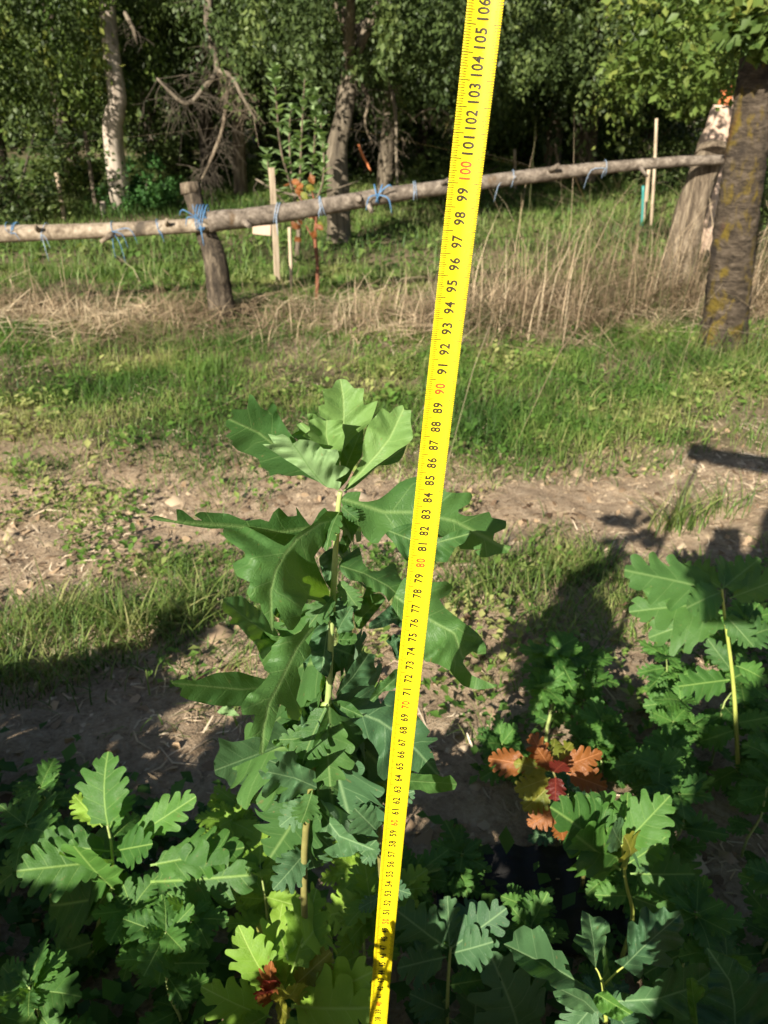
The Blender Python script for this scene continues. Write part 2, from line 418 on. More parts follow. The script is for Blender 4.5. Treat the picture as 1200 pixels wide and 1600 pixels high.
# ------------------------------------------------------------------ grass, straw, weeds
rng = np.random.default_rng(7)
def blades(name, P, H, Wd, lean, az, colr, mat, nseg=3, droop=1.0, label=None):
    """P n x 3 roots; builds tapered curved blades"""
    n = len(P); d = np.stack([np.cos(az), np.sin(az), np.zeros(n)], -1)
    wd = np.stack([-np.sin(az+rng.uniform(-0.8, 0.8, n)), np.cos(az), np.zeros(n)], -1)
    Vs = []; Cs = []
    for k in range(nseg+1):
        t = k/nseg
        off = d*(H*lean*(t**1.7)*droop)[:, None]
        z = H*(t-0.35*lean*t*t)
        c = P+off; c[:, 2] += z
        wk = Wd*(1-t)**0.7*0.5
        if k < nseg:
            Vs += [c-wd*wk[:, None], c+wd*wk[:, None]]
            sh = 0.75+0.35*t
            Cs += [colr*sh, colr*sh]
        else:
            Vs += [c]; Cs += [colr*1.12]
    K = 2*nseg+1
    V = np.stack(Vs, 1).reshape(-1, 3); C = np.stack(Cs, 1).reshape(-1, 3)
    b = (np.arange(n)*K)[:, None]
    Fq = []
    for k in range(nseg-1):
        Fq += [b+np.array([[2*k, 2*k+1, 2*k+3]]), b+np.array([[2*k, 2*k+3, 2*k+2]])]
    k = nseg-1
    Fq += [b+np.array([[2*k, 2*k+1, 2*k+2]])]
    F = np.concatenate(Fq, 0)
    o = mesh_np(name, V, F, mat, col=np.clip(C, 0, 1)); return tag(o, label, None, None, 'stuff')

def scatter(n, x0, x1, y0, y1, dens):
    x = rng.uniform(x0, x1, n); y = rng.uniform(y0, y1, n)
    half = 0.56*y+1.0
    k = (np.abs(x) < half) & (rng.uniform(0, 1, n) < dens(x, y))
    x = x[k]; y = y[k]
    return np.stack([x, y, ground_h(x, y)-0.004], -1)

def pal(P, cols, sc=3.0, seed=50, jit=0.25):
    n = len(P); f = fbm(P[:, 0]*sc, P[:, 1]*sc, seed)+rng.normal(0, 0.10, n)
    f = np.clip((f-0.25)/0.5, 0, 0.999)*(len(cols)-1)
    i = f.astype(int); t = (f-i)[:, None]; c = np.array(cols, float)
    o = c[i]*(1-t)+c[np.minimum(i+1, len(cols)-1)]*t
    return o*(1+rng.uniform(-jit, jit, n))[:, None]

GREENS = [(0.05, 0.11, 0.020), (0.09, 0.18, 0.030), (0.15, 0.24, 0.048), (0.30, 0.31, 0.11)]
def d_mid(x, y):
    g = sstep(2.1, 2.75, y+0.5*(fbm(x*1.8, y*1.8, 31)-0.5))*(1-0.8*np.exp(-((y-4.2)/0.38)**2))
    p = sstep(0.30, 0.56, fbm(x*2.6, y*2.6, 41))
    return g*(0.18+0.82*p)
P = scatter(330000, -4.2, 4.2, 2.0, 5.6, d_mid); n = len(P)
tall = fbm(P[:, 0]*2.2, P[:, 1]*2.2, 77)
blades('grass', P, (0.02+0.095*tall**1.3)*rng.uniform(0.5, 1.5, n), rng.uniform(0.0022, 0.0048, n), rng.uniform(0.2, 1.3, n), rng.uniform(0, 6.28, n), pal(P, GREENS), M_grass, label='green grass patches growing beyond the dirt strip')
# far meadow
def d_far(x, y): return 0.45+0.55*sstep(0.35, 0.6, fbm(x*0.9, y*0.9, 43))
P = scatter(200000, -11, 11, 5.0, 17.5, d_far); n = len(P)
FG = [(0.055, 0.11, 0.025), (0.09, 0.16, 0.034), (0.14, 0.21, 0.05), (0.22, 0.26, 0.09)]
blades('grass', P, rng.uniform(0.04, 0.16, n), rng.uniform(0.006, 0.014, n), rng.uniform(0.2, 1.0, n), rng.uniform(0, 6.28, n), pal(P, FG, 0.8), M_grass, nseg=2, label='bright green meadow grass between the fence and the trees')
# near tufts
def d_near(x, y):
    p = sstep(0.47, 0.66, fbm(x*4.5+9, y*4.5, 61))*np.where(x < -0.3, 0.6, 1.0)
    return np.clip(p*(1-0.75*path_mask(x, y))*sstep(0.9, 1.35, y)*1.1, 0, 1)
P = scatter(60000, -1.8, 1.8, 1.0, 2.3, d_near); n = len(P)
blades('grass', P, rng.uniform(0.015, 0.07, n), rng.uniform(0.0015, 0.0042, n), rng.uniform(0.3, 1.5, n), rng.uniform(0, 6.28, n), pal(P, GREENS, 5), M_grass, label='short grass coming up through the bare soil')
tc_ = [(0.0, 0)]
TP = []; TH = []
for (px, py, cnt, rad, hh) in [(310, 950, 280, 0.10, 0.12), (265, 985, 260, 0.07, 0.10), (60, 985, 240, 0.12, 0.10), (60, 1085, 160, 0.10, 0.08), (170, 1050, 120, 0.08, 0.07), (130, 960, 200, 0.11, 0.10), (20, 1060, 260, 0.10, 0.09),
                               (200, 990, 200, 0.09, 0.08), (835, 900, 260, 0.12, 0.09), (765, 935, 260, 0.10, 0.10), (890, 880, 260, 0.10, 0.09), (920, 905, 220, 0.09, 0.08),
                               (1060, 825, 120, 0.05, 0.18), (1130, 800, 60, 0.05, 0.14), (935, 640, 500, 0.2, 0.09), (815, 670, 60, 0.04, 0.10), (720, 880, 200, 0.09, 0.09),
                               (1130, 590, 420, 0.25, 0.15), (1190, 560, 420, 0.25, 0.2), (1060, 560, 420, 0.3, 0.12), (250, 880, 120, 0.06, 0.07), (320, 880, 120, 0.08, 0.06)]:
    c = PG(px, py)
    q = rng.normal(0, rad*0.5, (cnt, 2)); TP.append(np.stack([c.x+q[:, 0]*1.5, c.y+q[:, 1]], -1)); TH.append(np.full(cnt, hh))
TP = np.concatenate(TP); TH = np.concatenate(TH); n = len(TP)
P = np.stack([TP[:, 0], TP[:, 1], ground_h(TP[:, 0], TP[:, 1])-0.004], -1)
TG = [(0.06, 0.11, 0.022), (0.10, 0.17, 0.035), (0.17, 0.23, 0.055), (0.32, 0.30, 0.13)]
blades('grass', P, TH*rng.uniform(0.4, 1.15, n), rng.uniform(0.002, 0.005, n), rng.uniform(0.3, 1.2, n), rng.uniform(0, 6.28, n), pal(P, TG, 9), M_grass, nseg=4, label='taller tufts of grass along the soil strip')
# dry grass band along the fence
DRY = [(0.10, 0.11, 0.040), (0.15, 0.105, 0.062), (0.29, 0.21, 0.13), (0.44, 0.33, 0.21), (0.56, 0.45, 0.30)]
def d_dry(x, y):
    c = 4.15+0.22*x*sstep(0, 2, x)+0.1*np.sin(2*x)
    return np.exp(-((y-c)/0.38)**2)*(0.35+0.65*sstep(0.35, 0.55, fbm(x*2, y*2, 91)))
P = scatter(44000, -3.0, 3.2, 3.2, 5.6, d_dry); n = len(P)
hx = 0.10+0.32*sstep(-0.2, 1.3, P[:, 0])+0.06*fbm(P[:, 0]*2, P[:, 1], 5)
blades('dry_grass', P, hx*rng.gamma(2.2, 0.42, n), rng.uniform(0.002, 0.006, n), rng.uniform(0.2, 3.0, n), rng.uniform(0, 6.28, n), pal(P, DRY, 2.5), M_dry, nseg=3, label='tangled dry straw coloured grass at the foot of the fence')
P = scatter(4200, -3.0, 3.2, 3.6, 5.6, lambda x, y: d_dry(x, y)*0.7+0.06); n = len(P)
blades('dry_grass', P, (0.20+0.32*sstep(0, 1.2, P[:, 0]))*rng.uniform(0.5, 1.4, n), rng.uniform(0.003, 0.006, n), rng.uniform(0.05, 0.6, n), rng.uniform(0, 6.28, n), pal(P, DRY, 2.5), M_dry, nseg=4, label='tall dead grass stalks standing along the fence')
# straw litter on the soil
def litter(name, P, L, Wd, colr, label, tilt=0.25):
    n = len(P); az = rng.uniform(0, 6.28, n); tl = rng.normal(0, tilt, n)
    d = np.stack([np.cos(az)*np.cos(tl), np.sin(az)*np.cos(tl), np.sin(tl)], -1)
    s = np.stack([-np.sin(az), np.cos(az), rng.uniform(-0.4, 0.4, n)], -1)
    b = rng.uniform(-0.25, 0.25, n)[:, None]*L[:, None]
    P = P+np.array([0, 0, 0.006])
    V = np.stack([P-d*L[:, None]/2-s*Wd[:, None]*0.3, P-d*L[:, None]/2+s*Wd[:, None]*0.3, P+s*(b+Wd[:, None]/2), P+s*(b-Wd[:, None]/2)+[0, 0, 0.001],
                  P+d*L[:, None]/2+s*Wd[:, None]*0.3, P+d*L[:, None]/2-s*Wd[:, None]*0.3], 1)
    C = np.repeat(colr[:, None, :], 6, 1)
    k = (np.arange(n)*6)[:, None]
    F = np.concatenate([k+np.array([[0, 1, 2, 3]]), k+np.array([[3, 2, 4, 5]])], 0)
    o = mesh_np(name, V.reshape(-1, 3), F, M_dry, col=np.clip(C.reshape(-1, 3), 0, 1)); return tag(o, label, None, None, 'stuff')
LIT = [(0.16, 0.11, 0.065), (0.34, 0.25, 0.155), (0.50, 0.38, 0.26), (0.66, 0.54, 0.39)]
P = scatter(42000, -2.6, 2.6, 0.5, 3.8, lambda x, y: np.clip(0.25+0.75*sstep(0.4, 0.62, fbm(x*3, y*3, 23)), 0, 1)); n = len(P)
litter('straw_litter', P, rng.gamma(2.0, 0.013, n)+0.008, rng.uniform(0.0012, 0.004, n), pal(P, LIT, 4), 'scattered dry straw and stalk bits on the soil')
P = scatter(4500, -2.6, 2.6, 0.5, 2.6, lambda x, y: 0.5+0*x); n = len(P)
litter('fallen_leaves', P, rng.uniform(0.012, 0.035, n), rng.uniform(0.008, 0.02, n), pal(P, [(0.10, 0.06, 0.035), (0.2, 0.13, 0.075), (0.33, 0.23, 0.14), (0.42, 0.30, 0.19)], 6), 'brown dry leaf fragments lying on the bare ground', 0.8)
P = scatter(30000, -3.0, 3.2, 3.4, 4.9, lambda x, y: d_dry(x, y+0.12)); n = len(P)
P[:, 2] += rng.uniform(0, 0.09, n)
litter('straw_litter', P, rng.uniform(0.05, 0.3, n), rng.uniform(0.002, 0.005, n), pal(P, DRY, 2), 'matted flattened straw under the fence', 0.3)
# clods
def clods(cnt, dens, smin, smax, label):
    P = scatter(cnt, -2.2, 2.2, 0.55, 2.4, dens); n = len(P)
    base = np.array([[1, 0, 0], [0.3, 0.95, 0], [-0.8, 0.6, 0], [-0.8, -0.6, 0], [0.3, -0.95, 0], [0.1, 0.1, 0.75]])
    s = rng.gamma(2.0, (smax-smin)/4, n)+smin; az = rng.uniform(0, 6.28, n)
    b = base[None]*rng.uniform(0.6, 1.3, (n, 6, 1))
    ca, sa = np.cos(az)[:, None], np.sin(az)[:, None]
    V = np.stack([b[..., 0]*ca-b[..., 1]*sa, b[..., 0]*sa+b[..., 1]*ca, b[..., 2]], -1)*s[:, None, None]+P[:, None, :]
    k = (np.arange(n)*6)[:, None]
    F = np.concatenate([k+np.array([[i, (i+1) % 5, 5]]) for i in range(5)], 0)
    C = np.repeat(pal(P, [(0.17, 0.115, 0.07), (0.32, 0.23, 0.145), (0.46, 0.35, 0.23), (0.55, 0.43, 0.30)], 6)[:, None, :], 6, 1)
    o = mesh_np('soil_crumbs', V.reshape(-1, 3), F, M_dry, col=np.clip(C.reshape(-1, 3), 0, 1)); tag(o, label, None, None, 'stuff')
clods(900, lambda x, y: 0.5+0.5*path_mask(x, y), 0.008, 0.022, 'loose pebbles and hard clods lying on the soil strip')
clods(40000, lambda x, y: 0.2+0.8*path_mask(x, y)+0.3*(y < 1.5), 0.002, 0.010, 'small crumbs and clods of dry soil')
# broad-leaved weeds in the grass
def weeds(cnt, x0, x1, y0, y1, dens, size, cols, label):
    P = scatter(cnt, x0, x1, y0, y1, dens); n = len(P); P[:, 2] += rng.uniform(0.004, 0.05, n)
    az = rng.uniform(0, 6.28, n); tl = rng.uniform(-0.2, 0.7, n); L = size*rng.uniform(0.5, 1.4, n)
    d = np.stack([np.cos(az)*np.cos(tl), np.sin(az)*np.cos(tl), np.sin(tl)], -1)*L[:, None]
    s = np.stack([-np.sin(az), np.cos(az), rng.uniform(-0.3, 0.3, n)], -1)*(L*0.32)[:, None]
    V = np.stack([P, P+d*0.45-s+[0, 0, 0.004], P+d*1.0, P+d*0.45+s+[0, 0, 0.004]], 1)
    k = (np.arange(n)*4)[:, None]; F = np.concatenate([k+np.array([[0, 1, 2]]), k+np.array([[0, 2, 3]])], 0)
    C = np.repeat(pal(P, cols, 3)[:, None, :], 4, 1)
    tag(mesh_np('weeds', V.reshape(-1, 3), F, M_grass, col=np.clip(C.reshape(-1, 3), 0, 1)), label, None, None, 'stuff')
weeds(26000, -3, 3, 2.0, 4.0, lambda x, y: d_mid(x, y)*sstep(0.4, 0.6, fbm(x*3, y*3, 301)), 0.028, GREENS, 'low broad leaved weeds among the grass')
weeds(15000, -1.6, 1.6, 0.9, 2.2, lambda x, y: sstep(0.5, 0.68, fbm(x*5, y*5, 305)), 0.02, GREENS, 'small weeds dotted over the soil')
weeds(36000, -8, 8, 4.4, 12, lambda x, y: 0.7*sstep(0.35, 0.6, fbm(x*1.3, y*1.3, 307)), 0.06, FG, 'leafy weeds growing in the meadow')

# ------------------------------------------------------------------ oak leaf meshes
def leaf_mesh(name, seed, mat, lobes=5, width=0.30, droop=0.25, fold=0.25, depth=0.45, petiole=0.06, twist=0.0, wave=0.02):
    """rounded oak lobes drawn as a smooth closed outline, filled, then folded and bent"""
    rnd = random.Random(seed)
    def side(sg):
        P = [(0.012, petiole*0.9), (0.030, petiole+0.03)]
        st = 0.80/lobes; y0 = petiole+0.07
        for i in range(lobes):
            t = (i+0.5)/lobes
            W = width*(math.sin(math.pi*min(1, 0.14+0.80*t**1.15)))**0.8*rnd.uniform(0.86, 1.1)
            d = depth*rnd.uniform(0.8, 1.15)*(0.6 if i == 0 else 1)
            f = 0.30*W
            q = rnd.uniform(-0.01, 0.01)
            P += [(W*(1-d), y0+q), (W*0.80, y0+st*0.16+f*0.75+q), (W*0.99, y0+st*0.48+f+q), (W*0.83, y0+st*0.84+f*0.95+q)]
            y0 += st*rnd.uniform(0.93, 1.07)
        P += [(0.085*rnd.uniform(.8, 1.2), 0.925), (0.055, 0.985)]
        return [(sg*x, min(y, 0.985)) for x, y in P]
    O = side(1)+[(0, 1.0)]+side(-1)[::-1]
    O = [Vector(p) for p in O]; n = len(O); Q = []
    for i in range(n):
        p0, p1, p2, p3 = O[i-1], O[i], O[(i+1) % n], O[(i+2) % n]
        for k in range(4):
            t = k/4.0; c = 0.5*((2*p1)+(p2-p0)*t+(2*p0-5*p1+4*p2-p3)*t*t+(3*p1-p0-3*p2+p3)*t**3)
            if not Q or (c-Q[-1]).length > 0.004: Q.append(c)
    def inside(p):
        c = False
        for i in range(len(Q)):
            a, b = Q[i], Q[i-1]
            if (a.y > p.y) != (b.y > p.y) and p.x < (b.x-a.x)*(p.y-a.y)/(b.y-a.y)+a.x: c = not c
        return c
    pts = list(Q); ne = len(Q); stp = 0.042
    for r_ in range(28):
        for c_ in range(-10, 11):
            p = Vector((c_*stp+(stp/2 if r_ % 2 else 0), r_*stp*0.87+0.02))
            if inside(p): pts.append(p)
    for k in range(20): pts.append(Vector((0.0, petiole+0.03+k*0.045)))
    vs, es, fs, *_ = delaunay_2d_cdt(pts, [(i, (i+1) % ne) for i in range(ne)], [], 1, 1e-4)
    V = []; UV = []
    for p in vs:
        x, y = p.x, p.y; a = abs(x)
        z = fold*a-0.6*fold*x*x/width-0.020*abs(math.sin(math.pi*(5*(y-0.75*a))+0.3))*min(1, a*9)
        z += wave*math.sin(9*y+14*x+seed)*min(1, a*6)+wave*0.8*math.sin(23*y+seed*2+(2 if x > 0 else 0))*(a/width)**2
        yy = y*(1-0.25*droop*y); zz = z-droop*y*y; tw = twist*y
        V.append((x*math.cos(tw)-z*math.sin(tw), yy, zz+x*math.sin(tw))); UV.append((0.5+x*0.9, y-0.75*a))
    F = []
    for f in fs:
        f = list(f); ar = (vs[f[1]].x-vs[f[0]].x)*(vs[f[2]].y-vs[f[0]].y)-(vs[f[1]].y-vs[f[0]].y)*(vs[f[2]].x-vs[f[0]].x)
        if ar < 0: f.reverse()
        F.append(tuple(f))
    n0 = len(V); pw = 0.011
    V += [(-pw, 0, 0), (pw, 0, 0), (-pw*0.8, petiole*1.3, -droop*petiole**2+0.001), (pw*0.8, petiole*1.3, -droop*petiole**2+0.001)]
    UV += [(0.5, 0)]*4; F.append((n0, n0+1, n0+3, n0+2))
    me = bpy.data.meshes.new(name); me.from_pydata(V, [], F)
    l = me.uv_layers.new(name='UVMap')
    for lp in me.loops: l.data[lp.index].uv = UV[lp.vertex_index]
    for p in me.polygons: p.use_smooth = True
    me.materials.append(mat); return me
VAR = [dict(droop=0.12, fold=0.22, twist=0.1), dict(droop=0.30, fold=0.35, twist=-0.3, depth=0.50), dict(droop=-0.06, fold=0.15, twist=0.25, width=0.27),
       dict(droop=0.22, fold=0.05, wave=0.035, lobes=6), dict(droop=0.42, fold=0.45, width=0.33, depth=0.36), dict(droop=0.05, fold=-0.12, lobes=4, wave=0.03, depth=0.45), dict(droop=0.18, fold=0.3, lobes=6, width=0.26, twist=0.4)]
LM = {}
for nm, mt in (('mid', M_mid), ('blue', M_blue), ('yell', M_yell), ('olive', M_olive), ('orange', M_orange), ('red', M_red), ('hero', M_hero)):
    LM[nm] = [leaf_mesh('leaf', 11+i, mt, **v) for i, v in enumerate(VAR)]
SM = [leaf_mesh('leaf', 71+i, M_mid, lobes=3, width=0.36, droop=0.15*i, fold=0.2, depth=0.35) for i in range(3)]

def put_leaf(parent, me, P0, P1, nrm, wscale=1.0, name='leaf'):
    P0 = Vector(P0); P1 = Vector(P1); yv = (P1-P0); L = yv.length; yv.normalize()
    z = Vector(nrm); z = z-yv*z.dot(yv)
    if z.length < 1e-4: z = Vector((0, 0, 1))-yv*yv.z
    z.normalize(); x = yv.cross(z)
    o = bpy.data.objects.new(name, me); COL.objects.link(o); o.parent = parent
    o.location = P0-worldloc(parent)
    o.rotation_mode = 'QUATERNION'
    o.rotation_quaternion = Matrix((x, yv, z)).transposed().to_quaternion()
    o.scale = (L*wscale, L, L)
    return o

def seedling(x, y, h, label, seed, pal_=('mid',), n=16, ll=0.09, group=None, lean=(0, 0), stem=None, r=0.003, meshes=None, name='oak_seedling', lower=0.2, spread=1.0, branches=0):
    rnd = random.Random(seed); z0 = gz(x, y)-0.01
    root = empty(name, (x, y, z0), label, 'oak seedling', group)
    mb = MB(); pts = []
    for k in range(5):
        t = k/4
        pts.append(Vector((x+lean[0]*t*t+rnd.uniform(-1, 1)*0.012*t, y+lean[1]*t*t+rnd.uniform(-1, 1)*0.012*t, z0+h*t)))
    mb.tube(pts, [r*1.3, r*1.1, r, r*0.8, r*0.45], 6, sub=3)
    def along(t):
        t = min(0.999, max(0, t))*4; i = int(t); return pts[i].lerp(pts[i+1], t-i)
    tips = [(along, 1.0)]
    for b in range(branches):
        tb = rnd.uniform(0.35, 0.8); p = along(tb); az = rnd.uniform(0, 6.28)
        q = p+Vector((math.cos(az), math.sin(az), rnd.uniform(0.5, 1.0)))*h*rnd.uniform(0.18, 0.32)
        mb.tube([p, p.lerp(q, 0.5)+Vector((0, 0, -0.01)), q], [r*0.6, r*0.5, r*0.3], 5, sub=2)
        tips.append(((lambda p, q: (lambda t: p.lerp(q, t)))(p, q), 0.6))
    mb.build('stem', stem or M_stem, root)
    az = rnd.uniform(0, 6.28)
    for (fn, sc) in tips:
        m = max(4, int(n*sc if len(tips) > 1 else n))
        for k in range(m):
            top = k/m > 0.62
            t = 1.0-rnd.random()*0.05 if top else lower+(1-lower)*rnd.random()**0.8
            p = fn(t); az += 2.4+rnd.uniform(-0.4, 0.4)
            el = rnd.uniform(0.15, 1.0) if top else rnd.uniform(-0.35, 0.45)
            L = ll*rnd.uniform(0.65, 1.2)*(0.85 if top else 1.0)*(0.8 if sc < 1 else 1)
            d = Vector((math.cos(az)*math.cos(el), math.sin(az)*math.cos(el), math.sin(el)))*L*spread
            nr = Vector((rnd.uniform(-0.4, 0.4), rnd.uniform(-0.6, 0.2), 1.0))
            me = (meshes or LM[rnd.choice(pal_)]); me = me[rnd.randrange(len(me))]
            put_leaf(root, me, p, p+d, nr, rnd.uniform(0.9, 1.25))
    return root

# ------------------------------------------------------------------ traced leaf: own plane, bend and ripple in space
def smooth_poly(P, it=1):
    P = [Vector(p) for p in P]
    out = []
    n = len(P)
    for i in range(n):
        p0, p1, p2, p3 = P[i-1], P[i], P[(i+1) % n], P[(i+2) % n]
        for k in range(3):
            t = k/3.0
            c = 0.65*(p1.lerp(p2, t))+0.35*0.5*((2*p1)+(p2-p0)*t+(2*p0-5*p1+4*p2-p3)*t*t+(3*p1-p0-3*p2+p3)*t**3)
            out.append(c)
    return out
def traced_leaf(parent, outline, mid, Yb, Yt, mat, org=(0, 0), sc=1.0, k=0.0, curl=0.0, bend=0.0, ripple=0.004, name='leaf', seed=1, petiole=None, label=None):
    O = [Vector((org[0]+x/sc, org[1]+y/sc)) for x, y in outline]
    Mi = [Vector((org[0]+x/sc, org[1]+y/sc)) for x, y in mid]
    O = smooth_poly(O)
    # drop near-duplicates
    Q = [O[0]]
    for p in O[1:]:
        if (p-Q[-1]).length > 0.8: Q.append(p)
    O = Q
    # centreline params
    seg = []; tot = 0
    for a, b in zip(Mi[:-1], Mi[1:]): seg.append((a, b, tot, (b-a).length)); tot += (b-a).length
    def param(p):
        best = None
        for (a, b, s0, L) in seg:
            d = (b-a)/max(L, 1e-6); t = (p-a).dot(d)
            tt = t if (s0 == 0 and t < 0) else max(0, min(L, t))
            if abs(s0+L-tot) < 1e-6 and t > L: tt = t
            q = a+d*tt; e = (p-q).length
            cr = d.x*(p-q).y-d.y*(p-q).x
            if best is None or e < best[0]: best = (e, (s0+tt)/tot, math.copysign(e, cr)/tot)
        return best[1], best[2]
    # interior points
    x0 = min(p.x for p in O); x1 = max(p.x for p in O); y0 = min(p.y for p in O); y1 = max(p.y for p in O)
    step = max(3.5, (x1-x0+y1-y0)/60)
    def inside(p):
        c = False; n = len(O)
        for i in range(n):
            a, b = O[i], O[i-1]
            if (a.y > p.y) != (b.y > p.y) and p.x < (b.x-a.x)*(p.y-a.y)/(b.y-a.y)+a.x: c = not c
        return c
    pts = list(O); ne = len(O); rnd = random.Random(seed)
    y = y0
    row = 0
    while y < y1:
        x = x0+(step/2 if row % 2 else 0)
        while x < x1:
            p = Vector((x+rnd.uniform(-.3, .3), y+rnd.uniform(-.3, .3)))
            if inside(p): pts.append(p)
            x += step
        y += step*0.87; row += 1
    vs, es, fs, *_ = delaunay_2d_cdt(pts, [(i, (i+1) % ne) for i in range(ne)], [], 1, 1e-4)
    V = []; UV = []
    for p in vs:
        a, d = param(p)
        Yv = Yb+(Yt-Yb)*a+k*d+2.2*curl*d*d+bend*math.sin(math.pi*max(0, min(1, a)))
        Yv += -0.0040*abs(math.sin(math.pi*5.0*(a-0.75*abs(d))+0.4))*min(1, abs(d)*7)
        Yv += ripple*1.6*math.sin(a*11+seed*1.7+4*d)*abs(d)*3.2+ripple*0.6*math.sin(a*24+seed+(2 if d > 0 else 0))*abs(d)*2
        V.append(PY(p.x, p.y, Yv)); UV.append((0.5+d*0.9, a-0.75*abs(d)))
    F = []
    # wind so that the front (upper) side faces the camera
    for f in fs:
        f = list(f)
        c = Vector((0, 0, CAMH)); nrm = (V[f[1]]-V[f[0]]).cross(V[f[2]]-V[f[0]])
        if nrm.dot(c-V[f[0]]) < 0: f.reverse()
        F.append(f)
    mb = MB(); mb.add(V, F, UV)
    o = mb.build(name, mat, parent)
    for p in o.data.polygons: p.use_smooth = True
    if label: o['label'] = label
    if petiole:
        q = MB(); a = PY(org[0]+mid[0][0]/sc, org[1]+mid[0][1]/sc, Yb)
        q.tube([petiole, petiole.lerp(a, 0.6)+Vector((0, 0, 0.002)), a], [0.0011, 0.0009, 0.0008], 5, sub=2)
        q.build('petiole', M_stemy, parent)
    return o

# ------------------------------------------------------------------ the measured oak sapling
S = 0.45
stem_px = [(475, 1390), (484, 1250), (498, 1165), (512, 1100), (517, 1000), (522, 900), (528, 800), (532, 768)]
spts = [PY(a, b, S) for a, b in stem_px]
rootp = Vector((spts[0].x-0.012, S, gz(spts[0].x, S)-0.01))
hero = empty('oak_sapling', rootp, 'tall young oak with big lobed leaves standing just left of the yellow tape', 'oak sapling')
mb = MB(); mb.tube([rootp]+spts[:3], [0.0045, 0.0032, 0.0030, 0.0029], 8, sub=4); mb.build('woody_stem', M_stemb, hero)
mb = MB(); mb.tube(spts[2:], [0.0029, 0.0026, 0.0024, 0.0021, 0.0018, 0.0016], 8, sub=4)
mb.tube([spts[3]+Vector((-0.004, 0, -0.002)), spts[3]+Vector((0.002, -0.001, 0.003))], [0.003, 0.002], 6)
mb.build('green_stem', M_stem, hero)
T1, T2, T3, T4 = spts[7], spts[6], spts[5], spts[4]
o1, s1 = (340, 580), 3.75
traced_leaf(hero, [(690, 690), (660, 560), (640, 450), (600, 380), (640, 290), (600, 262), (590, 205), (628, 192), (618, 140), (617, 105), (670, 98), (690, 60), (715, 45), (755, 50), (800, 100), (858, 100), (852, 165), (860, 200), (938, 172), (920, 235), (895, 300), (850, 340), (800, 380), (760, 430), (720, 480), (715, 560), (710, 690)],
            [(705, 690), (730, 440), (738, 250), (735, 150), (718, 50)], 0.455, 0.475, M_hero_pale, o1, s1, k=0.02, curl=-0.03, seed=1)
traced_leaf(hero, [(690, 690), (640, 540), (590, 440), (540, 400), (497, 378), (542, 345), (530, 290), (590, 270), (625, 290), (660, 285), (710, 285), (735, 290), (730, 330), (745, 380), (735, 440), (710, 560)],
            [(690, 690), (655, 455), (635, 370), (640, 285)], 0.45, 0.452, M_hero_pale, o1, s1, k=0.0, curl=-0.05, seed=2)
traced_leaf(hero, [(655, 560), (560, 480), (470, 400), (430, 375), (480, 345), (460, 315), (495, 300), (535, 325), (525, 250), (570, 250), (600, 290), (640, 420), (680, 560)],
            [(670, 560), (570, 400), (490, 310)], 0.455, 0.47, M_hero_pale, o1, s1, seed=3)
traced_leaf(hero, [(700, 690), (640, 680), (580, 640), (520, 600), (450, 550), (400, 520), (340, 480), (262, 428), (330, 425), (295, 368), (345, 378), (380, 368), (420, 390), (440, 425), (480, 400), (545, 405), (590, 425), (620, 455), (700, 460), (712, 500), (690, 550), (740, 555), (775, 575), (750, 605), (690, 640), (725, 650), (715, 685)],
            [(640, 685), (590, 630), (540, 570), (480, 480), (410, 385)], 0.446, 0.438, M_under, o1, s1, k=-0.02, curl=0.0, seed=4, label='leaf turned over showing its pale ribbed underside')
traced_leaf(hero, [(735, 705), (790, 610), (850, 500), (848, 440), (870, 350), (890, 300), (920, 270), (965, 215), (1010, 245), (1040, 212), (1085, 198), (1095, 228), (1135, 228), (1130, 290), (1145, 390), (1110, 430), (1060, 460), (1000, 505), (920, 560), (860, 610), (780, 670)],
            [(735, 705), (850, 580), (940, 480), (1010, 390), (1085, 230)], 0.45, 0.456, M_hero_pale, o1, s1, k=-0.02, seed=5, curl=-0.03)
traced_leaf(hero, [(735, 705), (860, 600), (940, 540), (1000, 490), (1060, 455), (1110, 425), (1085, 500), (1060, 530), (1000, 550), (940, 555), (870, 620), (800, 680)],
            [(735, 705), (900, 585), (1090, 450)], 0.452, 0.475, M_hero, o1, s1, seed=6)
traced_leaf(hero, [(700, 700), (720, 560), (715, 480), (760, 420), (820, 345), (855, 340), (850, 440), (845, 500), (800, 560), (760, 640)],
            [(705, 700), (760, 540), (840, 350)], 0.462, 0.485, M_hero, o1, s1, seed=61)
traced_leaf(hero, [(690, 690), (500, 610), (440, 615), (400, 612), (355, 600), (305, 615), (300, 590), (255, 560), (240, 515), (190, 490), (120, 465), (85, 430), (90, 410), (45, 380), (85, 350), (50, 325), (50, 290), (95, 265), (80, 225), (170, 222), (185, 135), (210, 145), (250, 210), (290, 230), (318, 180), (345, 205), (350, 240), (410, 345), (470, 420), (600, 560)],
            [(690, 690), (450, 520), (330, 430), (240, 360), (110, 300)], 0.452, 0.48, M_hero, o1, s1, k=-0.16, curl=0.10, seed=7, ripple=0.008)
o2, s2 = (230, 760), 3.636
traced_leaf(hero, [(1050, 190), (1010, 120), (975, 150), (930, 225), (880, 165), (845, 115), (850, 165), (800, 170), (750, 120), (715, 150), (690, 200), (640, 185), (560, 195), (460, 155), (380, 150), (300, 145), (270, 165), (310, 192), (270, 190), (200, 135), (165, 130), (170, 195), (120, 185), (50, 165), (10, 178), (60, 195), (140, 205), (250, 225), (360, 240), (450, 240), (560, 260), (650, 300), (780, 360), (900, 330), (1000, 280)],
            [(1050, 190), (900, 240), (750, 260), (500, 225), (250, 208), (20, 180)], 0.45, 0.40, M_hero, o2, s2, k=-0.10, curl=0.15, seed=8, ripple=0.010)
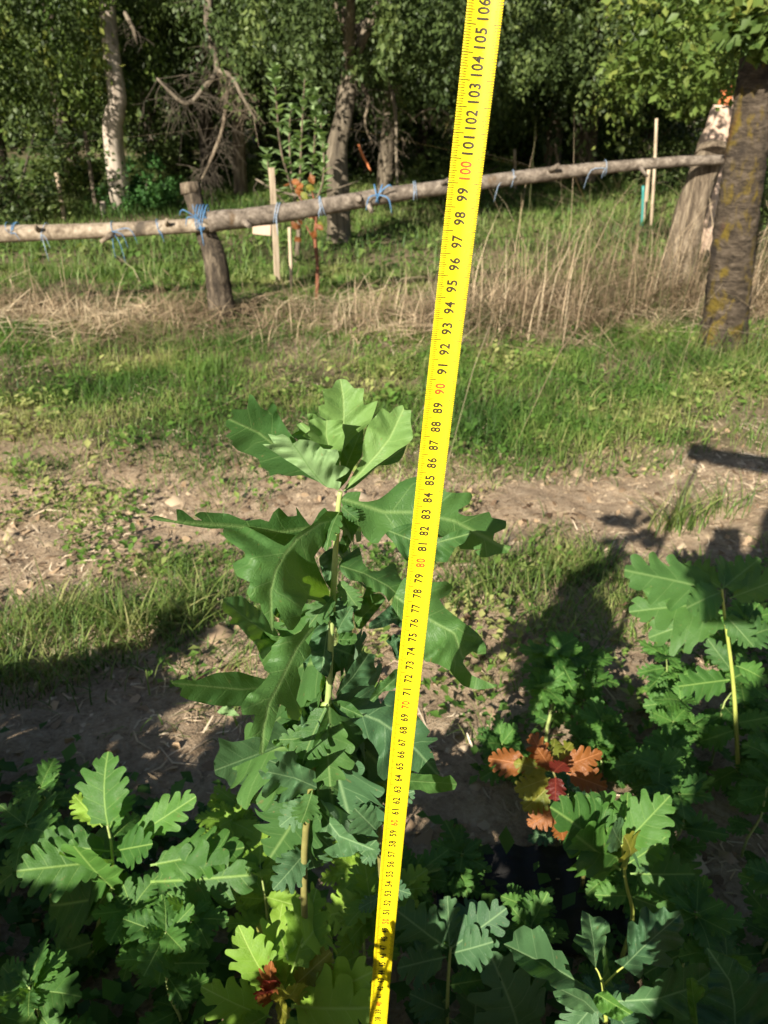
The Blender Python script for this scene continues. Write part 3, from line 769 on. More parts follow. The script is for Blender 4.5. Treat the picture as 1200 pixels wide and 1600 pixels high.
traced_leaf(hero, [(1115, 150), (1110, 220), (1080, 240), (1050, 235), (1060, 290), (1000, 330), (950, 400), (980, 480), (1010, 540), (1035, 600), (1030, 665), (960, 650), (915, 640), (880, 700), (870, 760), (830, 815), (800, 815), (772, 765), (735, 690), (712, 700), (722, 780), (712, 835), (690, 770), (650, 705), (640, 665), (590, 650), (565, 600), (585, 545), (510, 510), (485, 440), (555, 400), (550, 370), (490, 330), (440, 290), (430, 245), (480, 215), (570, 230), (650, 270), (780, 340), (850, 270), (900, 240), (960, 200), (1020, 140)],
            [(1100, 180), (970, 215), (850, 300), (780, 390), (730, 480), (700, 600), (708, 820)], 0.448, 0.375, M_hero, o2, s2, k=-0.05, curl=0.20, bend=-0.02, seed=9, ripple=0.012, petiole=T3)
traced_leaf(hero, [(690, 615), (740, 615), (800, 650), (845, 700), (840, 735), (800, 757), (760, 755), (725, 735), (700, 700)], [(690, 620), (840, 730)], 0.385, 0.40, M_hero, o2, s2, seed=10)
traced_leaf(hero, [(975, 410), (1010, 370), (1060, 350), (1060, 500), (1050, 590), (1010, 540), (990, 480)], [(1060, 350), (1030, 560)], 0.462, 0.47, M_blue, o2, s2, seed=12)
traced_leaf(hero, [(1110, 150), (1160, 130), (1190, 160), (1200, 230), (1170, 290), (1130, 370), (1095, 390), (1090, 330), (1110, 270)], [(1110, 150), (1150, 260), (1110, 380)], 0.455, 0.47, M_hero, o2, s2, seed=13)
o3, s3 = (530, 740), 4.444
traced_leaf(hero, [(10, 175), (60, 130), (150, 125), (135, 190), (200, 195), (270, 180), (330, 140), (420, 60), (530, 20), (640, 50), (740, 125), (820, 135), (910, 130), (925, 160), (900, 210), (830, 250), (830, 275), (880, 295), (940, 290), (1040, 265), (1060, 305), (1110, 315), (1160, 330), (1155, 380), (1080, 415), (1070, 460), (1120, 490), (1195, 505), (1165, 550), (1090, 560), (1030, 580), (980, 580), (945, 540), (1000, 520), (930, 530), (840, 520), (800, 450), (680, 440), (600, 380), (500, 345), (440, 370), (380, 400), (330, 410), (300, 440), (270, 485), (220, 480), (160, 420), (150, 370), (100, 350), (125, 310), (100, 250), (30, 235)],
            [(10, 175), (150, 215), (310, 268), (510, 268), (800, 330), (1160, 520)], 0.45, 0.47, M_hero, o3, s3, k=-0.06, seed=14, ripple=0.008, curl=0.08)
traced_leaf(hero, [(320, 415), (370, 470), (430, 560), (470, 610), (560, 620), (660, 610), (745, 615), (780, 560), (810, 510), (870, 480), (925, 400), (850, 388), (770, 410), (700, 450), (600, 400), (500, 345), (400, 370)],
            [(350, 400), (600, 500), (860, 430)], 0.44, 0.44, M_hero, o3, s3, k=-0.03, seed=15)
o4, s4 = (500, 850), 4.286
traced_leaf(hero, [(125, 150), (150, 100), (200, 60), (260, 20), (275, 60), (290, 130), (340, 180), (400, 180), (450, 150), (480, 120), (510, 140), (520, 200), (560, 260), (600, 330), (580, 400), (530, 400), (500, 340), (460, 390), (440, 350), (400, 320), (330, 340), (285, 360), (310, 300), (300, 260), (200, 240), (150, 200)],
            [(130, 145), (300, 200), (450, 280), (580, 390)], 0.45, 0.47, M_hero, o4, s4, k=-0.05, seed=16, curl=0.1)
traced_leaf(hero, [(480, 410), (520, 300), (560, 230), (640, 210), (750, 255), (850, 250), (890, 290), (860, 340), (800, 370), (840, 430), (930, 500), (1060, 600), (1110, 680), (1112, 735), (1060, 740), (1020, 720), (970, 760), (960, 800), (1020, 880), (1150, 935), (1190, 942), (1160, 965), (1050, 975), (960, 950), (900, 890), (870, 850), (800, 810), (740, 790), (700, 780), (600, 600)],
            [(470, 330), (720, 500), (900, 600), (950, 750), (1150, 950)], 0.465, 0.44, M_hero, o4, s4, k=-0.06, seed=17, curl=0.08, ripple=0.008)
traced_leaf(hero, [(700, 780), (690, 700), (710, 600), (800, 690), (830, 700), (760, 740), (720, 790)], [(700, 620), (720, 780)], 0.48, 0.48, M_blue, o4, s4, seed=18)
traced_leaf(hero, [(550, 480), (490, 400), (440, 440), (380, 490), (330, 530), (330, 570), (420, 560), (490, 530), (540, 560), (560, 540)], [(540, 490), (430, 510), (335, 555)], 0.46, 0.43, M_blue, o4, s4, k=0.05, seed=19)
traced_leaf(hero, [(105, 1012), (150, 920), (200, 830), (260, 740), (290, 715), (310, 730), (370, 740), (360, 800), (380, 850), (340, 890), (320, 930), (330, 950), (260, 950), (200, 990)], [(110, 1010), (220, 890), (320, 745)], 0.45, 0.46, M_blue, o4, s4, k=0.05, seed=20)
traced_leaf(hero, [(110, 560), (60, 500), (80, 460), (140, 440), (200, 415), (225, 430), (215, 500), (230, 560), (180, 600), (120, 600)], [(110, 600), (150, 520), (210, 425)], 0.445, 0.43, M_blue, o4, s4, seed=21)
traced_leaf(hero, [(130, 600), (170, 590), (240, 600), (250, 640), (230, 670), (160, 680), (120, 660)], [(130, 640), (240, 640)], 0.44, 0.42, M_hero, o4, s4, seed=22)
traced_leaf(hero, [(225, 430), (300, 340), (400, 330), (440, 370), (360, 470), (280, 570), (240, 560), (230, 500)], [(230, 540), (420, 350)], 0.47, 0.49, M_hero, o4, s4, seed=23)
traced_leaf(hero, [(100, 700), (130, 660), (160, 730), (185, 790), (160, 840), (110, 860), (90, 930), (60, 1000), (80, 820)], [(110, 680), (90, 930)], 0.47, 0.48, M_blue, o4, s4, seed=24)
traced_leaf(hero, [(440, 650), (500, 600), (540, 640), (540, 780), (500, 760), (480, 690)], [(540, 620), (470, 670)], 0.48, 0.49, M_blue, o4, s4, seed=25)
traced_leaf(hero, [(440, 900), (500, 840), (560, 830), (560, 920), (480, 980), (420, 990), (360, 1060), (330, 1040), (400, 930)], [(560, 850), (350, 1040)], 0.46, 0.44, M_hero, o4, s4, seed=26)
o5, s5 = (260, 900), 4.286
traced_leaf(hero, [(1105, 245), (1080, 200), (1000, 230), (950, 300), (900, 370), (840, 400), (780, 410), (705, 470), (700, 540), (650, 620), (690, 655), (640, 720), (590, 770), (550, 790), (500, 870), (510, 930), (590, 930), (580, 990), (550, 1075), (630, 1080), (618, 1190), (650, 1195), (680, 1130), (720, 1000), (740, 930), (760, 860), (800, 880), (815, 950), (890, 970), (910, 900), (870, 830), (900, 700), (880, 620), (970, 520), (960, 470), (930, 430), (1000, 350)],
            [(1100, 240), (1010, 300), (930, 400), (870, 490), (770, 700), (690, 850), (650, 1020), (640, 1185)], 0.448, 0.365, M_hero, o5, s5, k=-0.07, curl=0.18, bend=-0.015, seed=27, ripple=0.010, petiole=T4)
traced_leaf(hero, [(1000, 340), (1060, 310), (1120, 370), (1100, 450), (1110, 560), (1080, 680), (1020, 640), (980, 590), (965, 540), (925, 640), (915, 580), (960, 440)], [(1080, 340), (1040, 640)], 0.455, 0.445, M_blue, o5, s5, seed=28)
traced_leaf(hero, [(30, 710), (100, 690), (200, 700), (330, 650), (480, 640), (580, 670), (700, 700), (760, 750), (600, 800), (540, 830), (500, 870), (400, 875), (280, 860), (150, 830), (90, 800), (105, 750), (60, 740)], [(760, 740), (500, 760), (60, 720)], 0.48, 0.38, M_hero, o5, s5, k=-0.15, seed=29)
traced_leaf(hero, [(380, 150), (500, 130), (560, 180), (640, 240), (700, 300), (760, 420), (680, 520), (640, 560), (600, 460), (540, 400), (480, 330), (420, 320), (440, 280), (380, 230)], [(760, 440), (560, 300), (400, 180)], 0.48, 0.53, M_hero, o5, s5, k=0.15, seed=30)
traced_leaf(hero, [(340, 910), (380, 870), (430, 872), (490, 935), (420, 937), (360, 925)], [(490, 935), (350, 905)], 0.46, 0.46, M_under, o5, s5, seed=31)
traced_leaf(hero, [(620, 450), (650, 370), (720, 400), (780, 410), (700, 560), (660, 620), (620, 540)], [(760, 410), (640, 580)], 0.47, 0.5, M_hero, o5, s5, seed=32)
o6, s6 = (320, 1080), 4.286
traced_leaf(hero, [(60, 470), (100, 380), (90, 310), (180, 340), (300, 320), (480, 200), (580, 300), (600, 360), (480, 400), (440, 490), (350, 530), (280, 560), (290, 640), (220, 620), (170, 640), (140, 590), (70, 560)], [(590, 320), (330, 430), (90, 520)], 0.47, 0.52, M_blue, o6, s6, k=-0.22, seed=33)
traced_leaf(hero, [(470, 400), (520, 405), (600, 400), (625, 440), (610, 470), (650, 500), (700, 520), (740, 540), (745, 600), (750, 650), (720, 680), (700, 730), (640, 740), (600, 755), (550, 740), (490, 750), (420, 725), (380, 700), (390, 640), (440, 590), (390, 590), (360, 540), (370, 520), (420, 560), (430, 500), (470, 490), (490, 510), (500, 470), (465, 430)],
            [(740, 640), (600, 580), (420, 540)], 0.44, 0.42, M_blue, o6, s6, k=-0.08, seed=34, ripple=0.012)
traced_leaf(hero, [(830, 100), (760, 250), (720, 380), (750, 560), (750, 700), (790, 810), (870, 860), (950, 930), (1020, 1020), (1060, 1055), (1130, 1055), (1130, 950), (1110, 820), (1120, 740), (1110, 650), (1060, 560), (1020, 490), (1000, 400), (1100, 300), (1080, 220), (1000, 190), (900, 160)],
            [(830, 105), (840, 300), (840, 600), (860, 800), (920, 900), (1120, 1055)], 0.430, 0.482, M_hero, o6, s6, k=-0.10, seed=35, curl=0.04, ripple=0.008)
traced_leaf(hero, [(510, 890), (520, 850), (570, 820), (620, 770), (660, 730), (650, 800), (630, 880), (590, 900), (550, 895)], [(650, 740), (540, 880)], 0.47, 0.46, M_blue, o6, s6, seed=36)
traced_leaf(hero, [(640, 110), (700, 100), (790, 120), (760, 180), (780, 280), (740, 320), (700, 230), (650, 250), (640, 180)], [(790, 115), (670, 220)], 0.455, 0.44, M_blue, o6, s6, seed=37)
traced_leaf(hero, [(470, 260), (540, 210), (590, 290), (600, 340), (540, 370), (470, 370), (440, 320)], [(590, 320), (470, 290)], 0.46, 0.47, M_hero, o6, s6, seed=38)
o7, s7 = (480, 1040), 5.0
traced_leaf(hero, [(190, 275), (250, 280), (340, 270), (400, 210), (460, 170), (520, 150), (560, 260), (575, 300), (640, 200), (700, 200), (800, 300), (870, 400), (950, 500), (960, 520), (930, 560), (1010, 560), (1020, 580), (940, 625), (980, 680), (1010, 790), (1040, 850), (900, 850), (820, 820), (700, 850), (640, 870), (600, 900), (550, 850), (545, 780), (560, 700), (520, 620), (450, 540), (400, 470), (300, 410), (230, 350)],
            [(190, 280), (400, 370), (560, 430), (700, 530), (850, 660), (1000, 830)], 0.45, 0.46, M_blue, o7, s7, k=-0.05, curl=0.05, seed=39, ripple=0.008)
traced_leaf(hero, [(780, 970), (800, 840), (900, 850), (1010, 850), (1060, 870), (1120, 855), (1170, 920), (1150, 970), (1060, 990), (950, 1000), (880, 970)], [(790, 900), (1160, 925)], 0.44, 0.43, M_hero, o7, s7, k=0.05, seed=40)
traced_leaf(hero, [(90, 1090), (120, 1150), (160, 1150), (260, 1230), (340, 1310), (400, 1380), (550, 1422), (520, 1440), (400, 1450), (340, 1490), (200, 1500), (130, 1440), (240, 1380), (160, 1300), (60, 1300), (40, 1200)], [(80, 1110), (250, 1330), (500, 1430)], 0.47, 0.44, M_blue, o7, s7, seed=41)
traced_leaf(hero, [(200, 290), (260, 270), (340, 290), (400, 350), (440, 400), (340, 410), (260, 350)], [(200, 290), (430, 395)], 0.448, 0.43, M_hero, o7, s7, seed=42)
# small leaves of lower axillary shoots
rr = random.Random(5)
for (bx, by, tx, ty) in [(485, 1250, 440, 1290), (480, 1290, 520, 1330), (478, 1330, 440, 1380), (480, 1320, 500, 1380), (590, 1300, 560, 1270), (590, 1270, 560, 1250), (590, 1310, 560, 1340), (520, 1060, 470, 1090), (520, 960, 560, 930), (545, 1150, 590, 1110), (500, 1165, 450, 1120), (490, 1200, 540, 1180), (485, 1210, 430, 1200)]:
    put_leaf(hero, LM['blue'][rr.randrange(7)], PY(bx, by, 0.46), PY(tx, ty, 0.45+rr.uniform(-.03, .03)), (rr.uniform(-.3, .3), -0.8, 0.6), 1.1)
for (bx, by, tx, ty, dy) in [(518, 960, 430, 1010, .04), (518, 955, 590, 985, .05), (514, 1060, 440, 1130, .05), (512, 1090, 560, 1150, .04), (512, 1100, 450, 1180, .02), (510, 1110, 600, 1200, .05), (500, 1165, 430, 1230, .04),
                             (500, 1170, 570, 1240, .05), (495, 1190, 400, 1180, .06), (520, 930, 470, 960, .06), (524, 860, 580, 900, .05), (526, 830, 480, 850, .05), (518, 1000, 470, 1060, .03), (516, 1010, 590, 1040, .04), (512, 1095, 640, 1130, .07),
                             (505, 1140, 560, 1300, .02), (498, 1170, 640, 1250, .06), (515, 1030, 380, 1060, .08), (500, 1160, 350, 1180, .08), (488, 1230, 545, 1290, .03), (486, 1240, 430, 1330, .03), (528, 800, 560, 830, .04)]:
    put_leaf(hero, LM['hero' if rr.random() < .5 else 'blue'][rr.randrange(7)], PY(bx, by, 0.455), PY(tx, ty, 0.45+dy), (rr.uniform(-.6, .6), rr.uniform(-0.9, -0.2), 0.6), 1.15)
for (bx, by, tx, ty, y0, y1) in [(512, 1100, 462, 1195, .442, .425), (508, 1112, 515, 1235, .440, .425), (500, 1150, 440, 1160, .445, .43), (528, 905, 560, 955, .445, .43), (522, 930, 480, 975, .442, .42), (530, 800, 500, 850, .445, .42), (532, 790, 560, 815, .445, .44), (488, 1235, 470, 1300, .44, .43)]:
    put_leaf(hero, LM['hero'][rr.randrange(7)], PY(bx, by, y0), PY(tx, ty, y1), (rr.uniform(-.6, .3), -0.8, 0.5), 1.1)
s2p = [PY(598, 1420, 0.50), PY(593, 1330, 0.49), PY(592, 1240, 0.48)]
b2 = Vector((s2p[0].x, 0.5, gz(s2p[0].x, 0.5)-0.01))
sec = empty('oak_seedling', b2, 'thin woody stemmed oak seedling half hidden behind the tape', 'oak seedling')
mb = MB(); mb.tube([b2]+s2p, [0.004, 0.0032, 0.0028, 0.002], 6, sub=3); mb.build('stem', M_stemb, sec)
for (bx, by, tx, ty) in [(592, 1300, 570, 1265), (593, 1320, 565, 1350), (592, 1250, 640, 1240), (593, 1280, 550, 1290), (597, 1400, 560, 1420), (596, 1380, 640, 1400)]:
    put_leaf(sec, LM['blue'][rr.randrange(7)], PY(bx, by, 0.485), PY(tx, ty, 0.47), (rr.uniform(-.3, .3), -0.7, 0.7), 1.1)

# ------------------------------------------------------------------ other near plants placed leaf by leaf
def placed(label, rootxy, stempx, Y, leaves, seed, stemmat=None, r=0.0022, name='oak_seedling'):
    rnd = random.Random(seed)
    st = [PY(a, b, Y) for a, b in stempx]
    rp = Vector((rootxy[0], rootxy[1], gz(*rootxy)-0.01))
    root = empty(name, rp, label, 'oak seedling')
    mb = MB(); pts = [rp]+st; mb.tube(pts, [r*(1.5-0.9*i/(len(pts)-1)) for i in range(len(pts))], 7, sub=4); mb.build('stem', stemmat or M_stem, root)
    for (bx, by, tx, ty, kind, *rest) in leaves:
        dY = rest[0] if rest else rnd.uniform(-0.04, 0.03)
        ws = rest[1] if len(rest) > 1 else rnd.uniform(1.0, 1.25)
        nr = rest[2] if len(rest) > 2 else (rnd.uniform(-.35, .35), -0.65, 0.75)
        put_leaf(root, LM[kind][rnd.randrange(7)], PY(bx, by, Y), PY(tx, ty, Y+dY), nr, ws)
    return root

a0 = PY(150, 1480, 0.6)
placed('tall spreading oak seedling with mid green leaves at the left, near the lower edge', (a0.x+0.01, 0.6), [(148, 1490), (160, 1420), (176, 1380), (174, 1320), (168, 1290)], 0.6,
       [(170, 1295, 142, 1185, 'mid', 0.03), (160, 1292, 108, 1236, 'yell', 0.03, 0.9), (170, 1300, 190, 1215, 'mid', 0.05), (172, 1330, 55, 1318, 'mid', 0), (168, 1345, 22, 1362, 'mid', -0.04),
        (178, 1330, 228, 1320, 'mid', -0.03), (175, 1310, 222, 1262, 'mid', 0.04), (205, 1310, 308, 1245, 'mid', 0.02, 0.9), (235, 1352, 378, 1325, 'mid', 0.0, 1.0), (235, 1378, 376, 1372, 'mid', -0.04, 1.0),
        (178, 1390, 110, 1330, 'mid'), (180, 1400, 250, 1400, 'mid'), (175, 1385, 130, 1440, 'mid'), (170, 1400, 30, 1430, 'mid'), (215, 1440, 282, 1478, 'blue'), (180, 1400, 215, 1445, 'mid'), (150, 1470, 60, 1500, 'mid'), (150, 1520, 188, 1545, 'blue'),
        (160, 1430, 210, 1510, 'mid'), (150, 1480, 80, 1560, 'mid'), (176, 1370, 90, 1385, 'mid'), (150, 1500, 20, 1540, 'blue'), (172, 1350, 120, 1280, 'mid', 0.06), (174, 1340, 240, 1290, 'mid', 0.06)], 101)
b0 = PY(440, 1600, 0.42)
placed('lime green oak seedling with a reddish bud tuft, left of the foot of the tape', (b0.x, 0.42), [(450, 1640), (445, 1590), (440, 1550)], 0.42,
       [(432, 1545, 422, 1428, 'yell', 0.03, 0.85), (425, 1540, 372, 1478, 'yell', 0.0, 1.0), (455, 1520, 498, 1395, 'yell', 0.04, 0.9), (460, 1540, 508, 1495, 'olive', 0.0), (455, 1575, 575, 1528, 'yell', -0.02, 0.8),
        (425, 1590, 335, 1565, 'yell', -0.02, 0.85), (455, 1570, 560, 1590, 'yell', -0.05), (440, 1550, 470, 1470, 'yell', 0.03), (425, 1545, 405, 1440, 'olive', 0.04, 0.5), (440, 1590, 470, 1640, 'yell', -0.03), (420, 1585, 360, 1620, 'yell', -0.03),
        (428, 1555, 408, 1542, 'orange', -0.02, 0.7), (428, 1558, 412, 1566, 'orange', -0.02, 0.7), (428, 1556, 420, 1538, 'red', -0.02, 0.7), (426, 1556, 404, 1556, 'red', -0.02, 0.6), (432, 1562, 440, 1590, 'olive', -0.04, 0.6), (440, 1560, 460, 1580, 'olive', -0.05, 0.6), (450, 1500, 425, 1420, 'yell', 0.06), (470, 1480, 540, 1400, 'yell', 0.08)], 102, M_stemy)
c0 = PY(700, 1600, 0.5)
placed('blue green oak seedling just right of the foot of the tape', (c0.x, 0.5), [(698, 1620), (700, 1540), (704, 1480)], 0.5,
       [(698, 1482, 622, 1425, 'blue', 0.0), (702, 1478, 700, 1400, 'blue', 0.03), (706, 1480, 790, 1425, 'blue', 0.0), (698, 1495, 618, 1512, 'blue', -0.03), (704, 1490, 765, 1475, 'blue', -0.02), (742, 1602, 742, 1522, 'blue', 0.0, 0.9),
        (700, 1560, 640, 1600, 'blue'), (700, 1540, 760, 1530, 'mid'), (700, 1580, 650, 1560, 'blue'), (704, 1480, 665, 1450, 'mid', 0.03), (704, 1476, 740, 1410, 'blue', 0.05), (812, 1620, 808, 1555, 'blue'), (700, 1590, 780, 1640, 'blue')], 103)
d0 = PY(905, 1340, 0.7)
placed('oak seedling with coppery orange and dark red young leaves, right of the tape', (d0.x+0.02, 0.72), [(912, 1340), (890, 1270), (864, 1205)], 0.7,
       [(858, 1198, 830.48, 1146.4, 'orange', 0.02), (840, 1200, 757.44, 1181.08, 'orange', 0.02, 1.0), (858, 1205, 804.68, 1190.38, 'olive', 0.0), (872, 1200, 945.96, 1175.92, 'orange', 0.0, 0.9), (885, 1208, 956.38, 1233.8, 'orange', -0.02, 1.1), (868, 1212, 868, 1251.56, 'red', -0.03, 1.5),
        (860, 1215, 805.82, 1234.78, 'olive', -0.02), (864, 1222, 819.28, 1267.58, 'olive', -0.03), (868, 1262, 826.72, 1294.68, 'orange', -0.02), (870, 1270, 883.76, 1319.88, 'orange', -0.02), (862, 1200, 867.16, 1148.4, 'olive', 0.03), (862, 1202, 894.68, 1157.28, 'olive', 0.03), (862, 1205, 844.8, 1170.6, 'orange', 0.0), (864, 1208, 882.06, 1188.22, 'red', -0.02)], 104, M_stemb)
e0 = PY(985, 1420, 0.6)
placed('bright green oak seedling with a yellow stem below the coppery one', (e0.x, 0.6), [(988, 1440), (978, 1380), (972, 1320)], 0.6,
       [(970, 1325, 905, 1245, 'mid', 0.02), (975, 1320, 1038, 1252, 'mid', 0.0), (972, 1318, 985, 1238, 'mid', 0.03), (968, 1345, 898, 1272, 'mid', -0.02, 1.2), (970, 1360, 905, 1310, 'mid', -0.03), (985, 1365, 1092, 1368, 'mid', -0.02, 1.3), (980, 1350, 1045, 1310, 'mid', 0.0),
        (982, 1400, 935, 1400, 'mid'), (984, 1400, 1060, 1430, 'mid'), (975, 1335, 945, 1235, 'mid', 0.04), (978, 1345, 1010, 1330, 'olive', -0.03), (972, 1320, 950, 1290, 'blue', -0.03, 0.9), (975, 1330, 1085, 1310, 'blue', 0.05)], 105, M_stemy)
f0 = PY(942, 1600, 0.42)
fp = placed('large leaved blue green oak seedling at the lower right edge', (f0.x, 0.42), [(942, 1620), (944, 1560), (940, 1530)], 0.42,
       [(942, 1540, 985, 1590, 'blue', -0.02), (940, 1530, 975, 1500, 'mid', 0.05), (942, 1560, 1010, 1640, 'blue', -0.03), (942, 1550, 880, 1640, 'blue', -0.04)], 106, M_stemy)
o8, s8 = (780, 1400), 2.857
traced_leaf(fp, [(555, 318), (515, 290), (575, 265), (570, 200), (575, 120), (595, 110), (620, 130), (630, 60), (655, 45), (690, 80), (735, 45), (760, 75), (805, 65), (828, 130), (800, 165), (828, 200), (800, 235), (740, 250), (778, 290), (760, 320), (700, 315), (640, 300), (645, 340), (630, 370), (590, 345)], [(555, 315), (640, 230), (760, 125)], 0.42, 0.45, M_blue, o8, s8, seed=51, curl=0.05, petiole=PY(942, 1540, 0.42))
traced_leaf(fp, [(515, 470), (540, 430), (600, 440), (640, 400), (690, 410), (700, 370), (760, 320), (800, 280), (820, 320), (870, 300), (920, 300), (950, 360), (930, 430), (840, 460), (850, 550), (810, 555), (760, 520), (730, 515), (690, 550), (650, 525), (600, 520), (540, 485)], [(515, 470), (700, 460), (830, 420), (930, 350)], 0.41, 0.39, M_blue, o8, s8, seed=52, curl=-0.04, k=-0.03, petiole=PY(942, 1545, 0.42))
traced_leaf(fp, [(430, 320), (400, 280), (370, 230), (330, 200), (345, 170), (370, 175), (365, 110), (370, 65), (400, 80), (420, 95), (450, 90), (490, 120), (495, 160), (450, 180), (480, 180), (470, 220), (445, 250), (435, 300)], [(430, 320), (420, 200), (400, 80)], 0.425, 0.45, M_blue, o8, s8, seed=53, k=0.05, petiole=PY(941, 1535, 0.42))
traced_leaf(fp, [(430, 425), (330, 365), (310, 300), (280, 245), (240, 240), (210, 170), (180, 130), (150, 150), (110, 130), (65, 160), (60, 200), (20, 215), (150, 290), (280, 360)], [(430, 430), (280, 340), (30, 220)], 0.42, 0.40, M_blue, o8, s8, seed=54, k=-0.05)
traced_leaf(fp, [(430, 428), (350, 410), (280, 430), (230, 400), (220, 375), (150, 360), (100, 320), (65, 290), (60, 255), (20, 215), (150, 280), (300, 350)], [(430, 430), (280, 345), (30, 218)], 0.42, 0.40, M_blue, o8, s8, seed=55, k=0.12, ripple=0.008)
traced_leaf(fp, [(475, 570), (400, 520), (330, 510), (260, 470), (240, 425), (340, 410), (400, 440), (440, 500)], [(475, 565), (380, 470), (300, 430)], 0.42, 0.38, M_blue, o8, s8, seed=56)
traced_leaf(fp, [(430, 440), (480, 420), (540, 480), (600, 520), (560, 540), (540, 560), (500, 545), (450, 520), (420, 470)], [(440, 440), (590, 530)], 0.40, 0.38, M_mid, o8, s8, seed=57)
g0 = PY(1150, 1650, 0.34)
gp = placed('dark broad leaved oak seedling filling the lower right corner', (g0.x, 0.34), [(1150, 1680), (1150, 1640)], 0.34, [(1150, 1640, 1190, 1700, 'blue', -0.02), (1150, 1640, 1110, 1690, 'blue', -0.02)], 107)
traced_leaf(gp, [(1055, 640), (900, 620), (880, 480), (940, 430), (925, 380), (945, 330), (925, 230), (990, 260), (1060, 285), (1110, 350), (1200, 340), (1260, 420), (1240, 520), (1220, 620), (1120, 640)], [(1055, 640), (1050, 480), (1030, 380), (935, 240)], 0.34, 0.36, M_blue, o8, s8, seed=58, petiole=PY(1150, 1640, 0.34))
traced_leaf(gp, [(835, 370), (870, 365), (920, 420), (900, 500), (910, 620), (860, 560), (840, 460)], [(890, 620), (860, 400)], 0.36, 0.37, M_hero, o8, s8, seed=59)
h0 = PY(1158, 1250, 0.9)
placed('tall oak seedling in the photographer\'s shade at the right edge', (h0.x, 0.9), [(1155, 1230), (1150, 1130), (1144, 1050), (1132, 960), (1128, 920)], 0.9,
       [(1130, 925, 978, 888, 'hero', 0.0), (1126, 945, 998, 945, 'hero', -0.03), (1130, 922, 1058, 868, 'hero', 0.06), (1130, 920, 1142, 858, 'hero', 0.05), (1135, 960, 1018, 985, 'hero', -0.02), (1140, 935, 1232, 900, 'hero', 0.0), (1150, 1040, 1210, 1062, 'mid', -0.02), (1140, 1062, 1062, 1072, 'mid', -0.02),
        (1150, 1000, 1215, 978, 'hero', 0.0), (1145, 1050, 1105, 1000, 'hero', 0.04), (1150, 1130, 1205, 1120, 'mid', 0.0), (1128, 925, 1085, 940, 'hero', -0.06), (1132, 960, 1180, 1010, 'hero', -0.04), (1145, 1060, 1195, 1035, 'mid', 0.05), (1150, 1140, 1090, 1160, 'mid', 0), (1128, 920, 1190, 870, 'hero', 0.04), (1155, 1200, 1100, 1230, 'mid', 0), (1155, 1190, 1215, 1200, 'mid', 0)], 108, M_stemy, r=0.003)

# bushy small leaved seedlings, then the understorey
def px_seed(px, py, h, label, seed, **kw):
    c = PG(px, py); return seedling(c.x, c.y, h, label, seed, **kw)
seedling(0.285, 1.0, 0.22, 'bushy small leaved oak seedling right of the tape, above the coppery one', 201, n=26, ll=0.055, meshes=SM, branches=4)
seedling(0.36, 0.93, 0.14, 'low bushy seedling between the coppery seedling and the shaded tall one', 202, n=20, ll=0.05, meshes=SM, branches=3)
UND = [
 (-0.44, 0.66, 0.22, 'mid', 'dark seedling cut by the left edge of the picture'),
 (-0.36, 0.46, 0.20, 'mid', 'shaded low seedling in the lower left corner'),
 (-0.24, 0.52, 0.22, 'mid', 'small dark seedling below the spreading left seedling'),
 (-0.20, 0.70, 0.17, 'yell', 'lime tinged seedling left of the woody stem of the tall sapling'),
 (-0.14, 0.60, 0.20, 'yell', 'yellow green seedling above the lime green one with the bud tuft'),
 (-0.05, 0.66, 0.20, 'yell', 'yellow green seedling directly below the tall sapling'),
 (-0.02, 0.56, 0.22, 'yell', 'yellow green seedling left of the tape foot, behind the woody stems'),
 (0.04, 0.64, 0.15, 'mid', 'small seedling just right of the tape below the shaded soil'),
 (0.10, 0.72, 0.09, 'mid', 'tiny seedling alone on the shaded soil right of the tape'),
 (0.40, 0.72, 0.20, 'mid', 'mid green seedling right of the bright yellow stemmed one'),
 (0.36, 0.56, 0.20, 'mid', 'low seedling behind the large leaved blue green one'),
 (0.50, 0.62, 0.18, 'mid', 'dark seedling against the right edge above the corner leaf'),
 (0.54, 0.78, 0.20, 'mid', 'shaded seedling at the right edge below the tall one'),
 (0.27, 0.80, 0.14, 'blue', 'bluish low seedling just behind the coppery leaves'),
 (0.44, 0.88, 0.14, 'mid', 'low seedling at the foot of the shaded tall one'),
 (0.25, 0.50, 0.16, 'blue', 'low bluish seedling left of the large leaved one'),
 (0.08, 0.42, 0.16, 'mid', 'low dark seedling at the lower edge beside the tape'),
 (-0.30, 0.60, 0.14, 'mid', 'very low dark seedling under the spreading left seedling'),
 (-0.08, 0.40, 0.16, 'yell', 'low lime seedling at the lower edge left of the tape'),
 (0.46, 0.46, 0.2, 'mid', 'dark seedling at the lower right, behind the corner leaf'),
 (-0.50, 0.80, 0.12, 'mid', 'low dark seedling left of the shaded soil'),
 (0.17, 0.58, 0.14, 'mid', 'dark low seedling at the edge of the black film'),
]
for i, (x, y, h, pl, lb) in enumerate(UND):
    seedling(x, y, h, lb, 300+i, pal_=(pl, 'mid') if pl == 'blue' else (pl,), n=22, ll=0.053, group='low oak seedlings crowding the nursery bed', lower=0.1, r=0.0018, branches=1)
